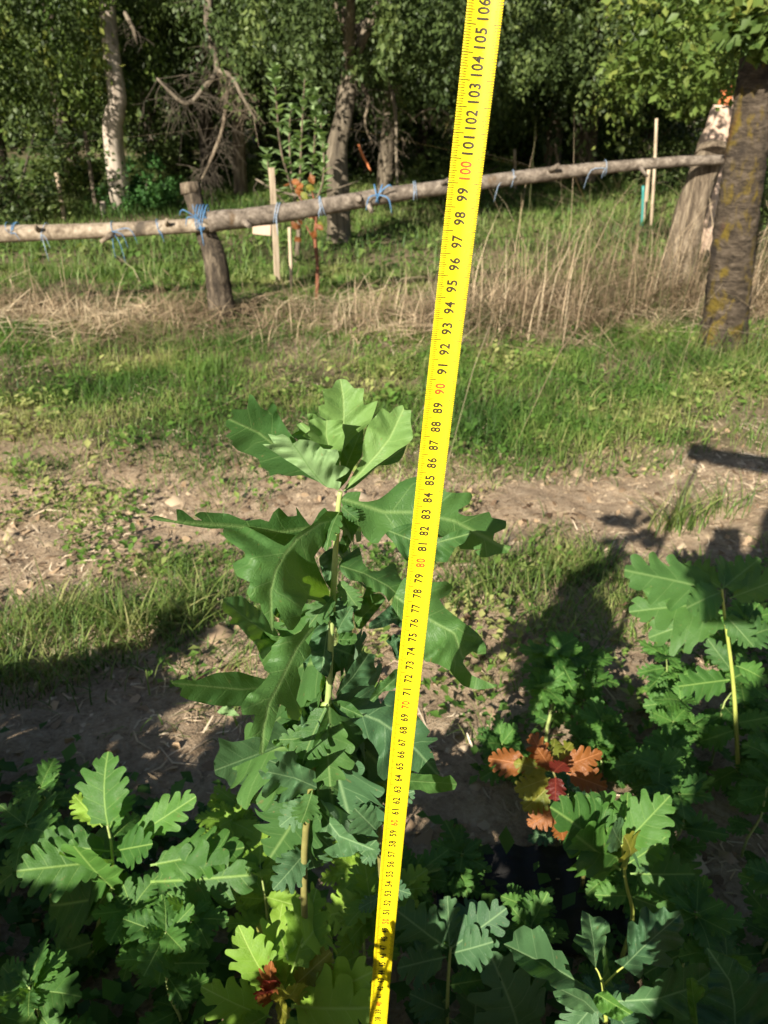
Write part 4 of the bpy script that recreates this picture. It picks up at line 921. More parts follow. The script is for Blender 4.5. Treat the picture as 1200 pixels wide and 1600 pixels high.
UR = [(0.56, 0.96, 0.20, 'left of the yellow stem of the shaded tall one'), (0.70, 0.98, 0.24, 'right behind the shaded tall one'), (0.50, 1.06, 0.16, 'on the soil left of the shaded tall one'), (0.66, 1.14, 0.18, 'farthest back at the right edge of the bed'),
      (0.36, 1.08, 0.14, 'behind the bushy small leaved one'), (0.64, 0.80, 0.22, 'in the dark right of the shaded tall stem'), (0.40, 0.80, 0.17, 'right beside the coppery leaves'), (0.33, 0.68, 0.17, 'below the coppery leaves'), (0.58, 0.88, 0.14, 'under the shaded tall one'),
      (0.20, 0.92, 0.10, 'small on the soil left of the coppery one'), (0.80, 1.10, 0.2, 'cut by the right edge far back'), (0.48, 0.96, 0.17, 'between the bushy one and the yellow stem')]
for i, (x, y, h, lb) in enumerate(UR):
    seedling(x, y, h, 'dark green oak seedling '+lb, 340+i, pal_=('mid',), n=20, ll=0.052, group='low oak seedlings crowding the nursery bed', lower=0.05, r=0.0018, branches=2)
# unseen row beside the camera, its plants added and sized to shade the bed
OFF = [(-0.62, 0.30, 0.50), (-0.80, 0.50, 0.42), (-0.98, 0.66, 0.38), (-1.12, 0.45, 0.56), (-0.85, 0.15, 0.60), (-0.52, 0.05, 0.50), (-1.25, 0.6, 0.42), (-0.62, -0.25, 0.62), (-0.38, -0.12, 0.52),
       (-0.72, 0.80, 0.38), (-1.0, 0.20, 0.66), (-1.4, 0.5, 0.58), (-0.25, -0.35, 0.60), (-0.15, 0.22, 0.30), (-1.2, 0.1, 0.7), (-0.8, -0.1, 0.62), (-0.05, 0.06, 0.40), (-0.2, -0.12, 0.52), (0.14, 0.06, 0.38), (-0.12, 0.13, 0.58), (-0.31, -0.02, 0.64), (0.32, -0.02, 0.60), (0.52, 0.10, 0.52), (0.45, -0.2, 0.66), (0.30, 0.14, 0.42)]
for i, (x, y, h) in enumerate(OFF):
    if x < -0.5 and y > 0 and (x, y) != (-1.0, 0.20): h *= 0.70
    seedling(x, y, h, 'unseen leafy oak seedling beside the photographer, placed to shade the bed', 400+i, pal_=('mid', 'hero'), n=({-0.12: 8, -0.31: 12}.get(x, 30)), ll=(0.07 if x == -0.12 else 0.12), group='unseen oak seedlings placed beside the camera for shade', lower=(0.93 if x == -0.12 else 0.3), branches=(0 if x == -0.12 else 3), r=0.003)  # the sparse top-leaved plant is shaped to dapple the tape with shade
# leafy mat of small plants under the seedlings
def d_bed(x, y): return sstep(0.95, 0.6, y+0.18*np.sin(4*x))*sstep(0.35, 0.5, fbm(x*4, y*4, 401))
weeds(5200, -0.7, 0.8, 0.3, 1.0, d_bed, 0.03, [(0.03, 0.08, 0.015), (0.06, 0.14, 0.025), (0.11, 0.22, 0.035)], 'small leafy ground cover under the seedlings')
# black mulch film
mb = MB(); nx_, ny_ = 40, 24; vs = []; fs = []
fc = PG(850, 1400)
for j in range(ny_+1):
    for i in range(nx_+1):
        x = fc.x-0.16+0.34*i/nx_; y = fc.y-0.10+0.16*j/ny_
        vs.append((x, y, gz(x, y)+0.008+0.007*abs(math.sin(j*1.3+0.3*math.sin(i*0.5)))+0.003*math.sin(i*1.1)))
for j in range(ny_):
    for i in range(nx_):
        a = j*(nx_+1)+i; fs.append((a, a+1, a+nx_+2, a+nx_+1))
mb.add(vs, fs); o = mb.build('mulch_film', M_film, None, (fc.x, fc.y, 0)); tag(o, 'black plastic mulch film with soft ridges lying between the seedlings', 'mulch film')

# ------------------------------------------------------------------ the measuring tape
Pa = PD(728.5, 263, 0.3265); Pb = PD(614.5, 1285, 0.5095)     # print centres of 100 and 60
U = (Pa-Pb)/40.0                                              # one centimetre
TCF = [0.35911, 0.00683, -0.00248, -0.00289, 0.72215, 0.34134, -0.00303, -0.00247]
CXF = np.polyfit([0, 250, 780, 1000, 1380, 1600], [758.5, 730, 668.8, 645, 608, 590.3], 3)
def tape_c(h):
    def f(t):
        y = TCF[0]+TCF[1]*t+TCF[2]*t*t+TCF[3]*t**3; z = TCF[4]+TCF[5]*t+TCF[6]*t*t+TCF[7]*t**3
        d = y*CT-(z-CAMH)*ST; py = 800-FPX*(y*ST+(z-CAMH)*CT)/d
        return Vector((float(np.polyval(CXF, min(1700, max(-60, py)))-600)/FPX*d, y, z))
    t = (h-72)/34
    if t < -1.03: a = f(-1.03); b = f(-0.97); return a+(b-a)*((t+1.03)/0.06)
    return f(t)
Wd = Vector((1, -0.02, 0)); Un = U.normalized(); Wd = (Wd-Un*Wd.dot(Un)).normalized(); Nn = Wd.cross(Un)
if Nn.y > 0: Nn = -Nn
TW = 0.0142; SAG = 0.0020
def tp(h, s, lift=0.0):       # s in -1..1 across
    return tape_c(h)+Wd*(s*TW/2)+Nn*(lift+SAG*(s*s))
tb = tape_c(0.0)
tape = empty('measuring_tape', (tb.x, tb.y, tb.z), 'yellow steel measuring tape held upright in front of the young oak', 'measuring tape')
HT = 113.0
mb = MB(); vs = []; fs = []; nh = 220
for i in range(nh+1):
    for j in range(-4, 5): vs.append(tp(HT*i/nh, j/4))
for i in range(nh):
    for j in range(8):
        a = i*9+j; fs.append((a, a+1, a+10, a+9))
mb.add(vs, fs); bl = mb.build('blade', M_tape, tape)
sm = bl.modifiers.new('thickness', 'SOLIDIFY'); sm.thickness = 0.00014; sm.offset = 1 if False else 0
mb = MB(); cc_ = tape_c(113.2)+Nn*-0.012
fr_ = Matrix((Wd, Nn, Un)).transposed()
mb.box(cc_+Un*0.03, 0.066, 0.036, 0.064, fr_); mb.build('case', M_tape, tape, smooth=False, bevel=0.008)  # unseen above the frame, added to round out the hand's shadow
tk = MB()
for mm in range(1, int(HT*10)):
    h = mm/10.0
    ln = 0.36 if mm % 10 == 0 else (0.26 if mm % 5 == 0 else 0.21)
    lw = 0.021 if mm % 10 == 0 else 0.017
    for side in (-1, 1):
        l = ln*2 if side < 0 else (0.19*2 if mm % 5 else 0.24*2)
        a = side; b = side*(1-l*0.9); m_ = (a+b)/2
        tk.add([tp(h-lw, a, 0.00018), tp(h-lw, m_, 0.00018), tp(h-lw, b, 0.00018), tp(h+lw, b, 0.00018), tp(h+lw, m_, 0.00018), tp(h+lw, a, 0.00018)], [(0, 1, 4, 5), (1, 2, 3, 4)])
tk.build('scale_marks', M_black, tape)
def digits_mesh(txt):
    cu = bpy.data.curves.new('txt', 'FONT'); cu.body = txt; cu.align_x = 'CENTER'; cu.align_y = 'CENTER'; cu.offset = 0.034
    cu.resolution_u = 4; cu.size = 1.0; cu.space_character = 1.12
    ob = bpy.data.objects.new('txt', cu); COL.objects.link(ob)
    dg = bpy.context.evaluated_depsgraph_get(); dg.update()
    me = ob.evaluated_get(dg).to_mesh()
    V = [v.co.copy() for v in me.vertices]; F = [tuple(p.vertices) for p in me.polygons]
    ob.evaluated_get(dg).to_mesh_clear(); bpy.data.objects.remove(ob); bpy.data.curves.remove(cu)
    return V, F
blk, red = MB(), MB()
for h in range(1, int(HT)):
    V_, F_ = digits_mesh(str(h))
    x0 = min(v.x for v in V_); x1 = max(v.x for v in V_); y0 = min(v.y for v in V_); y1 = max(v.y for v in V_)
    nd = len(str(h)); ext = {1: 0.26, 2: 0.58, 3: 0.74}[nd]    # extent along the tape in cm
    if '1' in str(h) and nd == 2: ext *= 0.93
    out = []
    for v in V_:
        a = (v.x-(x0+x1)/2)/(x1-x0)*ext; b = (v.y-(y0+y1)/2)/(y1-y0)*0.72
        out.append(tp(h-0.47+a, -0.04-b, 0.00022))
    if 36 <= h <= 108:
        q = MB(); q.add(out, F_); q.build('numeral', M_redp if h % 10 == 0 else M_black, tape, smooth=False)
    else: blk.add(out, F_)
tag(blk.build('numerals', M_black, tape, smooth=False), kind='stuff')

# ------------------------------------------------------------------ fence
def trunk_obj(parent, name, pts, rad, mat, seed=0, seg=14, jit=0.12, sub=6, loc=None):
    mb = MB(); mb.tube(pts, rad, seg, jit, seed, True, sub); return mb.build(name, mat, parent, loc)
Yl = 4.15
def onrail(px, py, Y): return PY(px, py, Y)
r1 = [PY(-140, 372, 4.0), PY(0, 366, 4.05), PY(120, 362, 4.1), PY(230, 357, 4.13), PY(330, 351, 4.15)]
o = trunk_obj(None, 'fence_rail', r1, [0.045, 0.043, 0.040, 0.038, 0.036], M_rail, 3, 12, 0.09, 5, loc=tuple(r1[2])); tag(o, 'thick pale weathered pole forming the left half of the rail', 'fence rail')
r2 = [PY(325, 346, 4.02), PY(420, 335, 4.08), PY(520, 319, 4.15), PY(640, 299, 4.25), PY(760, 284, 4.35), PY(860, 271, 4.45), PY(960, 260, 4.5), PY(1060, 252, 4.55), PY(1145, 249, 4.6)]
o = trunk_obj(None, 'fence_rail', r2, [0.048, 0.046, 0.041, 0.037, 0.035, 0.036, 0.030, 0.027, 0.024], M_rail2, 4, 12, 0.13, 5, loc=tuple(r2[3])); tag(o, 'long grey brown pole rising to the right behind the tape', 'fence rail')
def stub(px, py, Y, dx, dz, r, rail, mat):
    p = PY(px, py, Y); m = MB(); m.tube([p, p+Vector((dx*0.5, -0.03, dz*0.5)), p+Vector((dx, -0.05, dz))], [r*1.5, r, r*0.8], 8, 0.15, int(px)); m.build('knot', mat, rail)
RL = [o_ for o_ in bpy.data.objects if o_.name.startswith('fence_rail')]
for (px, py, Y, dx, dz, r_, k_, m_) in [(176, 366, 4.08, -0.05, -0.03, 0.012, 0, M_rail), (262, 352, 4.11, 0.01, 0.035, 0.009, 0, M_rail), (60, 360, 4.05, 0.01, 0.03, 0.010, 0, M_rail), (575, 318, 4.17, 0.02, -0.035, 0.012, 1, M_rail2), (560, 311, 4.17, 0.0, 0.01, 0.02, 1, M_rail2), (690, 288, 4.27, 0.03, 0.03, 0.009, 1, M_rail2), (860, 266, 4.42, 0.03, 0.03, 0.012, 1, M_rail2), (1000, 262, 4.5, 0.03, -0.04, 0.009, 1, M_rail2), (380, 345, 4.03, 0.04, -0.02, 0.014, 1, M_rail2)]:
    stub(px, py, Y, dx, dz, r_, RL[k_], m_)
# left post
fpb = PG(352, 498); fpb.z = gz(fpb.x, fpb.y)-0.05
post = empty('fence_post', fpb, 'crooked bark covered post holding up the left pale rail', 'fence post')
trunk_obj(post, 'trunk', [fpb, PY(345, 470, 4.15), PY(338, 410, 4.15), PY(322, 365, 4.2), PY(308, 330, 4.22), PY(298, 288, 4.25)], [0.082, 0.074, 0.062, 0.055, 0.048, 0.046], M_post, 7, 14, 0.2)
mb = MB(); mb.tube([PY(299, 303, 4.24), PY(296, 286, 4.25)], [0.052, 0.050], 12, 0.08, 3); mb.build('post_head', M_stump, post)
# ties
ti = 0
def tie(px, py, Y, r, label, tails, mat=M_twine, wraps=3, w=0.004):
    w *= 0.6
    global ti; ti += 1
    c = PY(px, py, Y); root = empty('twine_tie', c, label, 'twine tie', 'blue twine ties knotted on the rails')
    mb = MB(); rnd = random.Random(ti)
    for k in range(wraps):
        x = c.x+(k-(wraps-1)/2)*0.012; sl_ = rnd.uniform(-0.02, 0.02)
        pts = [Vector((x+sl_*math.sin(a), c.y+math.cos(a)*(r+0.003), c.z+math.sin(a)*(r+0.003))) for a in [2*math.pi*q/14 for q in range(15)]]
        mb.tube(pts, [w*0.8]*15, 5)
    mb.build('wrap', mat, root)
    for (tx, ty, dY) in tails:
        m2 = MB(); e = PY(tx, ty, Y-r-0.01+dY); s_ = Vector((c.x, c.y-r-0.004, c.z))
        e = e+Vector((0, 0.0, -0.012)); m_ = s_.lerp(e, 0.5)+Vector(((e.x-s_.x)*0.25, -0.012, abs(e.x-s_.x)*0.35+0.004))
        m2.tube([s_, m_, e], [w*0.7, w*0.9, w*0.35], 5, sub=4, flat=0.5); m2.build('tail', mat, root)
    return root
tie(22, 363, 4.07, 0.045, 'blue twine knot near the left edge of the pale rail', [(28, 343, 0), (8, 352, 0), (30, 372, 0)])
tie(70, 363, 4.08, 0.044, 'thin faded twine wrap second from the left on the pale rail', [(78, 385, 0), (76, 405, 0)], M_twinew, 1, 0.003)
tie(180, 360, 4.12, 0.042, 'blue twine with hanging ends under the middle of the pale rail', [(200, 385, 0), (196, 408, 0), (180, 400, 0), (215, 378, 0)], M_twine, 1, 0.0035)
tie(250, 356, 4.14, 0.040, 'blue twine loop on the pale rail just left of the crooked post', [(247, 342, 0), (256, 375, 0)], M_twine, 1)
tie(315, 340, 4.08, 0.058, 'thick blue twine binding the rails to the crooked post', [(280, 333, 0), (290, 350, 0), (300, 315, -0.03), (318, 380, 0)], M_twine, 4, 0.006)
tie(433, 333, 4.09, 0.048, 'faded twine wrap where the square stake meets the rail', [(434, 365, 0)], M_twinew, 2)
tie(503, 322, 4.14, 0.044, 'pale blue twine wrap left of the knotted blue cloth strip', [(498, 338, 0)], M_twinew, 2)
tie(590, 303, 4.2, 0.042, 'light blue knotted strip with spread ends left of the tape', [(613, 290, 0), (612, 330, 0), (572, 325, 0)], M_twine, 2, 0.007)
tie(648, 297, 4.26, 0.040, 'thin blue twine wrap close to the tape on its left', [(646, 310, 0)], M_twinew, 2, 0.0035)
tie(800, 279, 4.4, 0.040, 'blue twine strand slanting down right of the tape', [(772, 312, 0), (806, 272, 0)], M_twinew, 1, 0.004)
tie(945, 262, 4.5, 0.036, 'blue twine strand slanting under the right part of the rail', [(912, 292, 0), (940, 275, 0)], M_twinew, 1, 0.0035)
# second low hanging twig line under left rail
# leaning stump behind rail end
sb = PG(1052, 462); sb.z = gz(sb.x, sb.y)-0.05; Ys = sb.y
st = empty('tree_stump', sb, 'tall leaning cut stump under the right end of the rail', 'tree stump')
trunk_obj(st, 'trunk', [sb, PY(1062, 420, Ys), PY(1075, 350, Ys), PY(1092, 290, Ys), PY(1112, 240, Ys)], [0.12, 0.105, 0.09, 0.082, 0.080], M_stump, 9, 16, 0.12)
mb = MB(); mb.tube([PY(1112, 241, Ys), PY(1113, 230, Ys+0.02)], [0.088, 0.080], 16, 0.05, 2); mb.build('cut_top', M_stump, st)
# pink broken trunk behind
bb = PG(1070, 330); bb = Vector((PY(1105, 330, 6.2).x, 6.2, gz(1.5, 6.2)-0.05))
bt = empty('broken_tree', bb, 'debarked pink trunk with an orange splintered top behind the stump', 'broken tree')
trunk_obj(bt, 'trunk', [bb, PY(1112, 250, 6.2), PY(1122, 205, 6.2), PY(1132, 165, 6.2)], [0.13, 0.12, 0.10, 0.075], M_pink, 10, 14, 0.1)
mb = MB()
for k in range(7):
    a = PY(1126+k*2, 172, 6.2-0.03); b = PY(1124+k*3, 150-12*((k*5) % 4)/1.5, 6.2+0.01*k); mb.tube([a, b], [0.03, 0.006], 5, 0.2, k)
mb.build('splintered_top', M_orangewood, bt)
trunk_obj(bt, 'side_stem', [Vector((bb.x+0.12, 6.25, bb.z)), PY(1135, 260, 6.25), PY(1148, 200, 6.25), PY(1158, 130, 6.3)], [0.08, 0.07, 0.06, 0.04], M_pink, 11, 10, 0.1)
# big leaning lichen tree
lb = PG(1128, 545); Yt_ = lb.y; lb.z = gz(lb.x, lb.y)-0.06
lt = empty('leaning_tree', lb, 'near leaning tree with yellow lichen on its ringed trunk at the right edge', 'tree')
trunk_obj(lt, 'trunk', [lb, PY(1134, 490, Yt_), PY(1146, 380, Yt_), PY(1162, 270, Yt_+.02), PY(1180, 150, Yt_+.06), PY(1198, 30, Yt_+.1), PY(1225, -160, Yt_+.2), PY(1250, -420, Yt_+0.4)], [0.115, 0.100, 0.092, 0.086, 0.082, 0.076, 0.07, 0.06], M_lichen, 12, 24, 0.10, 14)
mb = MB(); mb.tube([PY(1110, 560, Yt_-0.12), PY(1120, 520, Yt_-0.08), PY(1134, 470, Yt_-0.03)], [0.05, 0.045, 0.03], 8, 0.2, 5, sub=3)
mb.tube([PY(1158, 560, Yt_+0.06), PY(1150, 520, Yt_+0.04), PY(1145, 450, Yt_)], [0.06, 0.055, 0.04], 8, 0.2, 6, sub=3); mb.build('root_flare', M_lichen, lt)

# stakes and thin posts
def stake(px0, py0, px1, py1, rad, mat, label, name='stake', square=False, cat='stake', Y=None):
    b = PG(px0, py0) if Y is None else PY(px0, py0, Y)
    b.z = gz(b.x, b.y)-0.03; t = PY(px1, py1, b.y)
    mb = MB(); mb.tube([b, b.lerp(t, 0.5)+Vector((0.004, 0, 0)), t], [rad, rad, rad*0.95], 4 if square else 7, 0.04, int(px0), sub=3)
    o = mb.build(name, mat, None, tuple(b), smooth=not square); return tag(o, label, cat)
stake(433, 445, 424, 262, 0.021, M_stake, 'square wooden stake standing behind the rail left of the sapling with pale leaves', square=True)
stake(454, 455, 452, 355, 0.012, M_stake, 'thin short stick right of the square stake')
stake(101, 348, 88, 270, 0.022, M_stake, 'grey stake in the meadow near the left edge')
stake(163, 340, 160, 315, 0.03, M_pale, 'short white peg below the pale dead trunk')
stake(150, 330, 132, 205, 0.022, M_bark, 'slim mossy pole left of the pale dead trunk', name='pole', cat='pole')
stake(1018, 350, 1026, 185, 0.015, M_stake, 'thin pale sapling stem with a rusty top, left of the leaning stump', name='pole', cat='pole')
stake(1006, 345, 1014, 262, 0.020, M_stake, 'short pale stick beside the teal pipe')
stake(1003, 352, 1005, 290, 0.014, M_teal, 'thin teal plastic pipe standing in the grass', name='pipe', cat='pipe')
stake(1079, 270, 1081, 207, 0.035, M_pale, 'pale post in the distance left of the pink trunk', name='post', cat='post')
stake(805, 300, 804, 233, 0.02, M_stake, 'slender stake just right of the tape near the wood')
c = PY(410, 356, 5.25); mb = MB(); mb.box(c, 0.12, 0.05, 0.085, Matrix.Rotation(0.1, 3, 'Y')); o = mb.build('sawn_board', M_pink, None, tuple(c), smooth=False, bevel=0.006); tag(o, 'short pinkish sawn board fixed to the square stake just under the rail', 'board')

# ------------------------------------------------------------------ foliage clouds
def leafcloud(centers, radii, per, size, cols, seed, droop=0.5, shape=(1, 1, 0.8)):
    r = np.random.default_rng(seed)
    C = np.repeat(np.asarray(centers, float), per, 0); Rr = np.repeat(np.asarray(radii, float), per)
    n = len(C); d = r.normal(0, 1, (n, 3)); d /= np.linalg.norm(d, axis=1)[:, None]
    P = C+d*(Rr*r.uniform(0.15, 1, n)**0.6)[:, None]*np.array(shape)
    az = r.uniform(0, 6.28, n); el = r.normal(-droop, 0.5, n)
    L = size*r.uniform(0.6, 1.4, n)
    a = np.stack([np.cos(az)*np.cos(el), np.sin(az)*np.cos(el), np.sin(el)], -1)
    b = np.cross(a, r.normal(0, 1, (n, 3))+np.array([0, 0, 1.5])); b /= np.linalg.norm(b, axis=1)[:, None]+1e-9
    nn = np.cross(a, b)
    V = np.stack([P, P+a*(L*0.4)[:, None]-b*(L*0.30)[:, None]+nn*(L*0.08)[:, None], P+a*L[:, None], P+a*(L*0.4)[:, None]+b*(L*0.30)[:, None]+nn*(L*0.08)[:, None]], 1)
    k = (np.arange(n)*4)[:, None]; F = np.concatenate([k+np.array([[0, 1, 2]]), k+np.array([[0, 2, 3]])], 0)
    cl = np.array(cols, float); cc = np.repeat(r.uniform(0, 1, len(centers)), per)*0.6+r.uniform(0, 1, n)*0.4
    f = np.clip(cc, 0, 0.999)*(len(cl)-1); i = f.astype(int); t = (f-i)[:, None]
    col = cl[i]*(1-t)+cl[np.minimum(i+1, len(cl)-1)]*t; col = col*r.uniform(0.8, 1.2, n)[:, None]
    return V.reshape(-1, 3), F, np.repeat(np.clip(col, 0, 1)[:, None, :], 4, 1).reshape(-1, 3)

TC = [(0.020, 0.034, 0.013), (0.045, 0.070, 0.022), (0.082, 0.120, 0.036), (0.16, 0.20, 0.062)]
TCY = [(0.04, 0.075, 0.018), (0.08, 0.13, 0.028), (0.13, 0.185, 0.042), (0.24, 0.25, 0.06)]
CROWNS = []
def crown_mesh(seed, cols, n=215, per=110, R=2.1, z0=-1.70, z1=2.6, size=0.075):
    r = np.random.default_rng(seed)
    a = r.uniform(0, 6.28, n); rad = R*np.sqrt(r.uniform(0.02, 1, n)); z = r.uniform(z0, z1, n)
    k = 1-0.45*sstep(0.5, 1, (z-z0)/(z1-z0)); lob = 1+0.25*np.sin(3*a+seed)
    z = np.where(r.uniform(0, 1, n) < 0.35, r.uniform(z0, z0+1.3, n), z)
    c = np.stack([np.cos(a)*rad*k*lob, np.sin(a)*rad*k*lob, z-0.5*(rad/R)**2*(r.uniform(0, 1, n))], -1)
    V, F, col = leafcloud(c, r.uniform(0.13, 0.36, n), per, size, cols, seed+5, 0.8, (0.8, 0.8, 1.7))
    o = mesh_np('crown', V, F, M_foliage, col=col); me = o.data; bpy.data.objects.remove(o); return me
CM = [crown_mesh(1, TC), crown_mesh(2, TC), crown_mesh(3, TCY), crown_mesh(4, TC, size=0.06), crown_mesh(6, TCY, n=260)]

def tree(px, Yf, rad, ci, label, lean=0.0, ch=2.9, cs=1.0, mat=None, forks=3, seed=0, barkpts=None, group='trees along the edge of the wood', rot=None, name='tree', crown=True, basepx=None):
    rnd = random.Random(seed)
    b = PY(px, 300, Yf); b.z = gz(b.x, b.y)-0.08
    root = empty(name, b, label, 'tree', group)
    if barkpts: pts = [b]+barkpts
    else: pts = [b, b+Vector((lean*0.3+rnd.uniform(-.05, .05), 0, 0.9)), b+Vector((lean*0.7+rnd.uniform(-.08, .08), 0.0, 1.8)), b+Vector((lean, 0.1, ch))]
    k = len(pts)
    trunk_obj(root, 'trunk', pts, [rad*(1.2-0.55*i/(k-1)) for i in range(k)], mat or M_bark, seed+1, 12, 0.12, 5)
    top = pts[-1]
    for f in range(forks):
        az = rnd.uniform(0, 6.28); s_ = pts[-2].lerp(top, rnd.uniform(0.2, 0.9))
        e = s_+Vector((math.cos(az)*rnd.uniform(0.8, 1.5), math.sin(az)*rnd.uniform(0.5, 1.2), rnd.uniform(0.3, 1.4)))
        m_ = s_.lerp(e, 0.5)+Vector((0, 0, rnd.uniform(-.2, .2)))
        trunk_obj(root, 'limb', [s_, m_, e], [rad*0.5, rad*0.36, rad*0.15], mat or M_bark, seed+f+20, 8, 0.12, 4)
    if crown:
        o = bpy.data.objects.new('crown', CM[ci]); COL.objects.link(o); o.parent = root
        o.location = Vector((top.x-b.x, top.y-b.y, ch)); o.scale = (cs, cs, cs*rnd.uniform(0.9, 1.1)); o.rotation_euler = (0, 0, rnd.uniform(0, 6.28) if rot is None else rot)
    return root

tree(530, 6.75, 0.088, 1, 'fruit tree with a thick lopped grey trunk directly left of the tape', ch=2.35, cs=0.62, seed=1, barkpts=[PY(530, 360, 6.75), PY(529, 290, 6.75), PY(527, 235, 6.8), PY(536, 190, 6.8), PY(545, 130, 6.9), PY(550, 40, 7.0)], forks=4)
tree(187, 9.2, 0.10, 3, 'tree with a bleached barkless twisted trunk left of centre', ch=3.5, cs=0.85, seed=2, mat=M_pale, barkpts=[PY(187, 300, 8.9), PY(180, 250, 8.8), PY(176, 195, 8.7), PY(183, 160, 8.7), PY(177, 105, 8.7), PY(168, 20, 8.8), PY(165, -120, 9.0)], forks=2)
tree(10, 9.0, 0.10, 2, 'leafy tree hanging low at the left edge', ch=2.5, cs=0.72, seed=3, mat=M_barkd)
tree(-120, 7.5, 0.11, 3, 'broad dark tree leaning in from beyond the left edge', ch=2.5, cs=0.8, seed=4, mat=M_barkd)
tree(330, 11.5, 0.10, 0, 'dark tree behind the dead hanging branches', ch=3.2, cs=1.0, seed=5, mat=M_barkd)
tree(600, 9.8, 0.09, 3, 'twin trunked tree between the lopped tree and the tape', ch=2.7, cs=0.85, seed=6, barkpts=[PY(603, 250, 9.8), PY(608, 190, 9.8), PY(604, 120, 9.9), PY(600, 60, 10)])
tree(858, 12.5, 0.11, 1, 'tree with a pale brown trunk right of the tape', ch=3.0, cs=1.05, seed=7, lean=0.05)
tree(910, 12.0, 0.15, 0, 'tree with a thick dark trunk right of the pale brown one', ch=3.1, cs=1.05, seed=8, mat=M_barkd, lean=-0.05)
tree(735, 13.5, 0.12, 1, 'tree whose crown hangs behind the top of the tape', ch=3.0, cs=1.0, seed=9, mat=M_barkd)
tree(1000, 13.0, 0.12, 3, 'tree behind the thin pale sapling at the right', ch=3.0, cs=1.0, seed=10, mat=M_barkd)
tree(1130, 10.5, 0.11, 4, 'yellowish leafy tree behind the leaning lichen tree', ch=3.0, cs=0.9, seed=11)
tree(1290, 8.5, 0.12, 4, 'yellowish tree just beyond the right edge', ch=2.9, cs=0.95, seed=12)
tree(420, 14.0, 0.13, 0, 'dark tree deep in the wood behind the pale leaved sapling', ch=3.4, cs=1.2, seed=13, mat=M_barkd)
tree(120, 13.0, 0.13, 1, 'dark tree deep in the wood behind the bleached trunk', ch=3.3, cs=1.2, seed=14, mat=M_barkd)
tree(660, 16.0, 0.14, 0, 'dark tree deep in the wood left of the tape top', ch=3.4, cs=1.3, seed=15, mat=M_barkd)
tree(250, 16.0, 0.14, 0, 'dark tree deep in the wood left of the hanging branches', ch=3.4, cs=1.3, seed=16, mat=M_barkd)
tree(960, 17.0, 0.14, 0, 'dark tree deep in the wood at the right', ch=3.6, cs=1.3, seed=17, mat=M_barkd)
tree(1100, 17.0, 0.14, 0, 'dark tree deep in the wood behind the pink trunk', ch=3.6, cs=1.3, seed=18, mat=M_barkd)
tree(820, 18.0, 0.14, 1, 'dark tree deep in the wood behind the pale brown trunk', ch=3.6, cs=1.3, seed=19, mat=M_barkd)
tree(375, 10.5, 0.075, 0, 'thin reddish trunked tree behind the dead hanging branches', ch=2.8, cs=0.7, seed=20, mat=M_stump)
tree(725, 8.2, 0.085, 1, 'small fruit tree just right of the tape top', ch=2.55, cs=0.68, seed=24, mat=M_barkd)

# crown of leaning tree (hangs at the upper right)
V, F, col = leafcloud([tuple(PY(px, py, Yc)) for px, py, Yc in [(1180, -10, 3.4), (1200, 60, 3.45), (1165, 40, 3.4), (1100, 60, 4.6), (1060, 20, 4.8), (1110, 130, 4.8), (1020, 60, 5.0), (1170, 20, 4.2), (1160, 60, 4.9), (1040, 120, 5.1), (1010, -20, 5.0), (1120, -60, 4.5), (1080, -120, 4.7), (1210, -40, 4.3), (980, 110, 5.2), (1075, 165, 5.2), (1190, 70, 4.6)]],
                      [0.13, 0.09, 0.10, 0.22, 0.22, 0.17, 0.2, 0.15, 0.15, 0.17, 0.25, 0.3, 0.3, 0.25, 0.14, 0.10, 0.14], 190, 0.055, TCY, 77)
mesh_np('crown', V, F, M_foliage, lt, col=col)

# bushes
def bush(px, py, Y, rad, cols, label, seed, per=60, n=40, size=0.05, hz=1.0, name='bush', group='bushes under the trees'):
    c = PY(px, py, Y); z0 = gz(c.x, Y); r = np.random.default_rng(seed)
    cs = np.stack([c.x+r.normal(0, rad*0.5, n), Y+r.normal(0, rad*0.4, n), z0+np.abs(r.normal(0, rad*0.55*hz, n))+0.05], -1)
    V, F, col = leafcloud(cs, r.uniform(0.3, 0.6, n)*rad*0.55, per, size, cols, seed, -0.2)
    root = empty(name, (c.x, Y, z0-0.02), label, 'bush', group)
    mesh_np('foliage', V, F, M_foliage, root, col=col)
    mb = MB()
    for k in range(5):
        a = Vector((c.x+r.uniform(-.05, .05), Y, z0-0.02)); e = Vector(cs[k]); mb.tube([a, a.lerp(e, 0.5)+Vector((0, 0, 0.05)), e], [0.02, 0.014, 0.006], 5, sub=2)
    mb.build('stem', M_barkd, root)
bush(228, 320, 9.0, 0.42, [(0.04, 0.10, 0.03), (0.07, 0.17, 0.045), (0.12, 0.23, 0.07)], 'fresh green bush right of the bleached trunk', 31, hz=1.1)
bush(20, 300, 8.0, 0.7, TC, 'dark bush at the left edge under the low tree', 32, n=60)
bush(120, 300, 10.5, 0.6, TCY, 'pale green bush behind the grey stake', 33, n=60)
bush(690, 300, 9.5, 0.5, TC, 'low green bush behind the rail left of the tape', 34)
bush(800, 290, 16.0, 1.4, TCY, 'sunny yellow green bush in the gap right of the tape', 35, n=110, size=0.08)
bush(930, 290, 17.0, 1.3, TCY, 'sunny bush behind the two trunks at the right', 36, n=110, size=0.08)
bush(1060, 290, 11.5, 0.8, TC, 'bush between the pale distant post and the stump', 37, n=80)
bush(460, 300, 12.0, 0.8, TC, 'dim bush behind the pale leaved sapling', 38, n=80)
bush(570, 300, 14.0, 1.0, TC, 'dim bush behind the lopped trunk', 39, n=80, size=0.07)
bush(1190, 330, 6.5, 0.5, TC, 'green bush behind the foot of the leaning tree', 40, n=50)
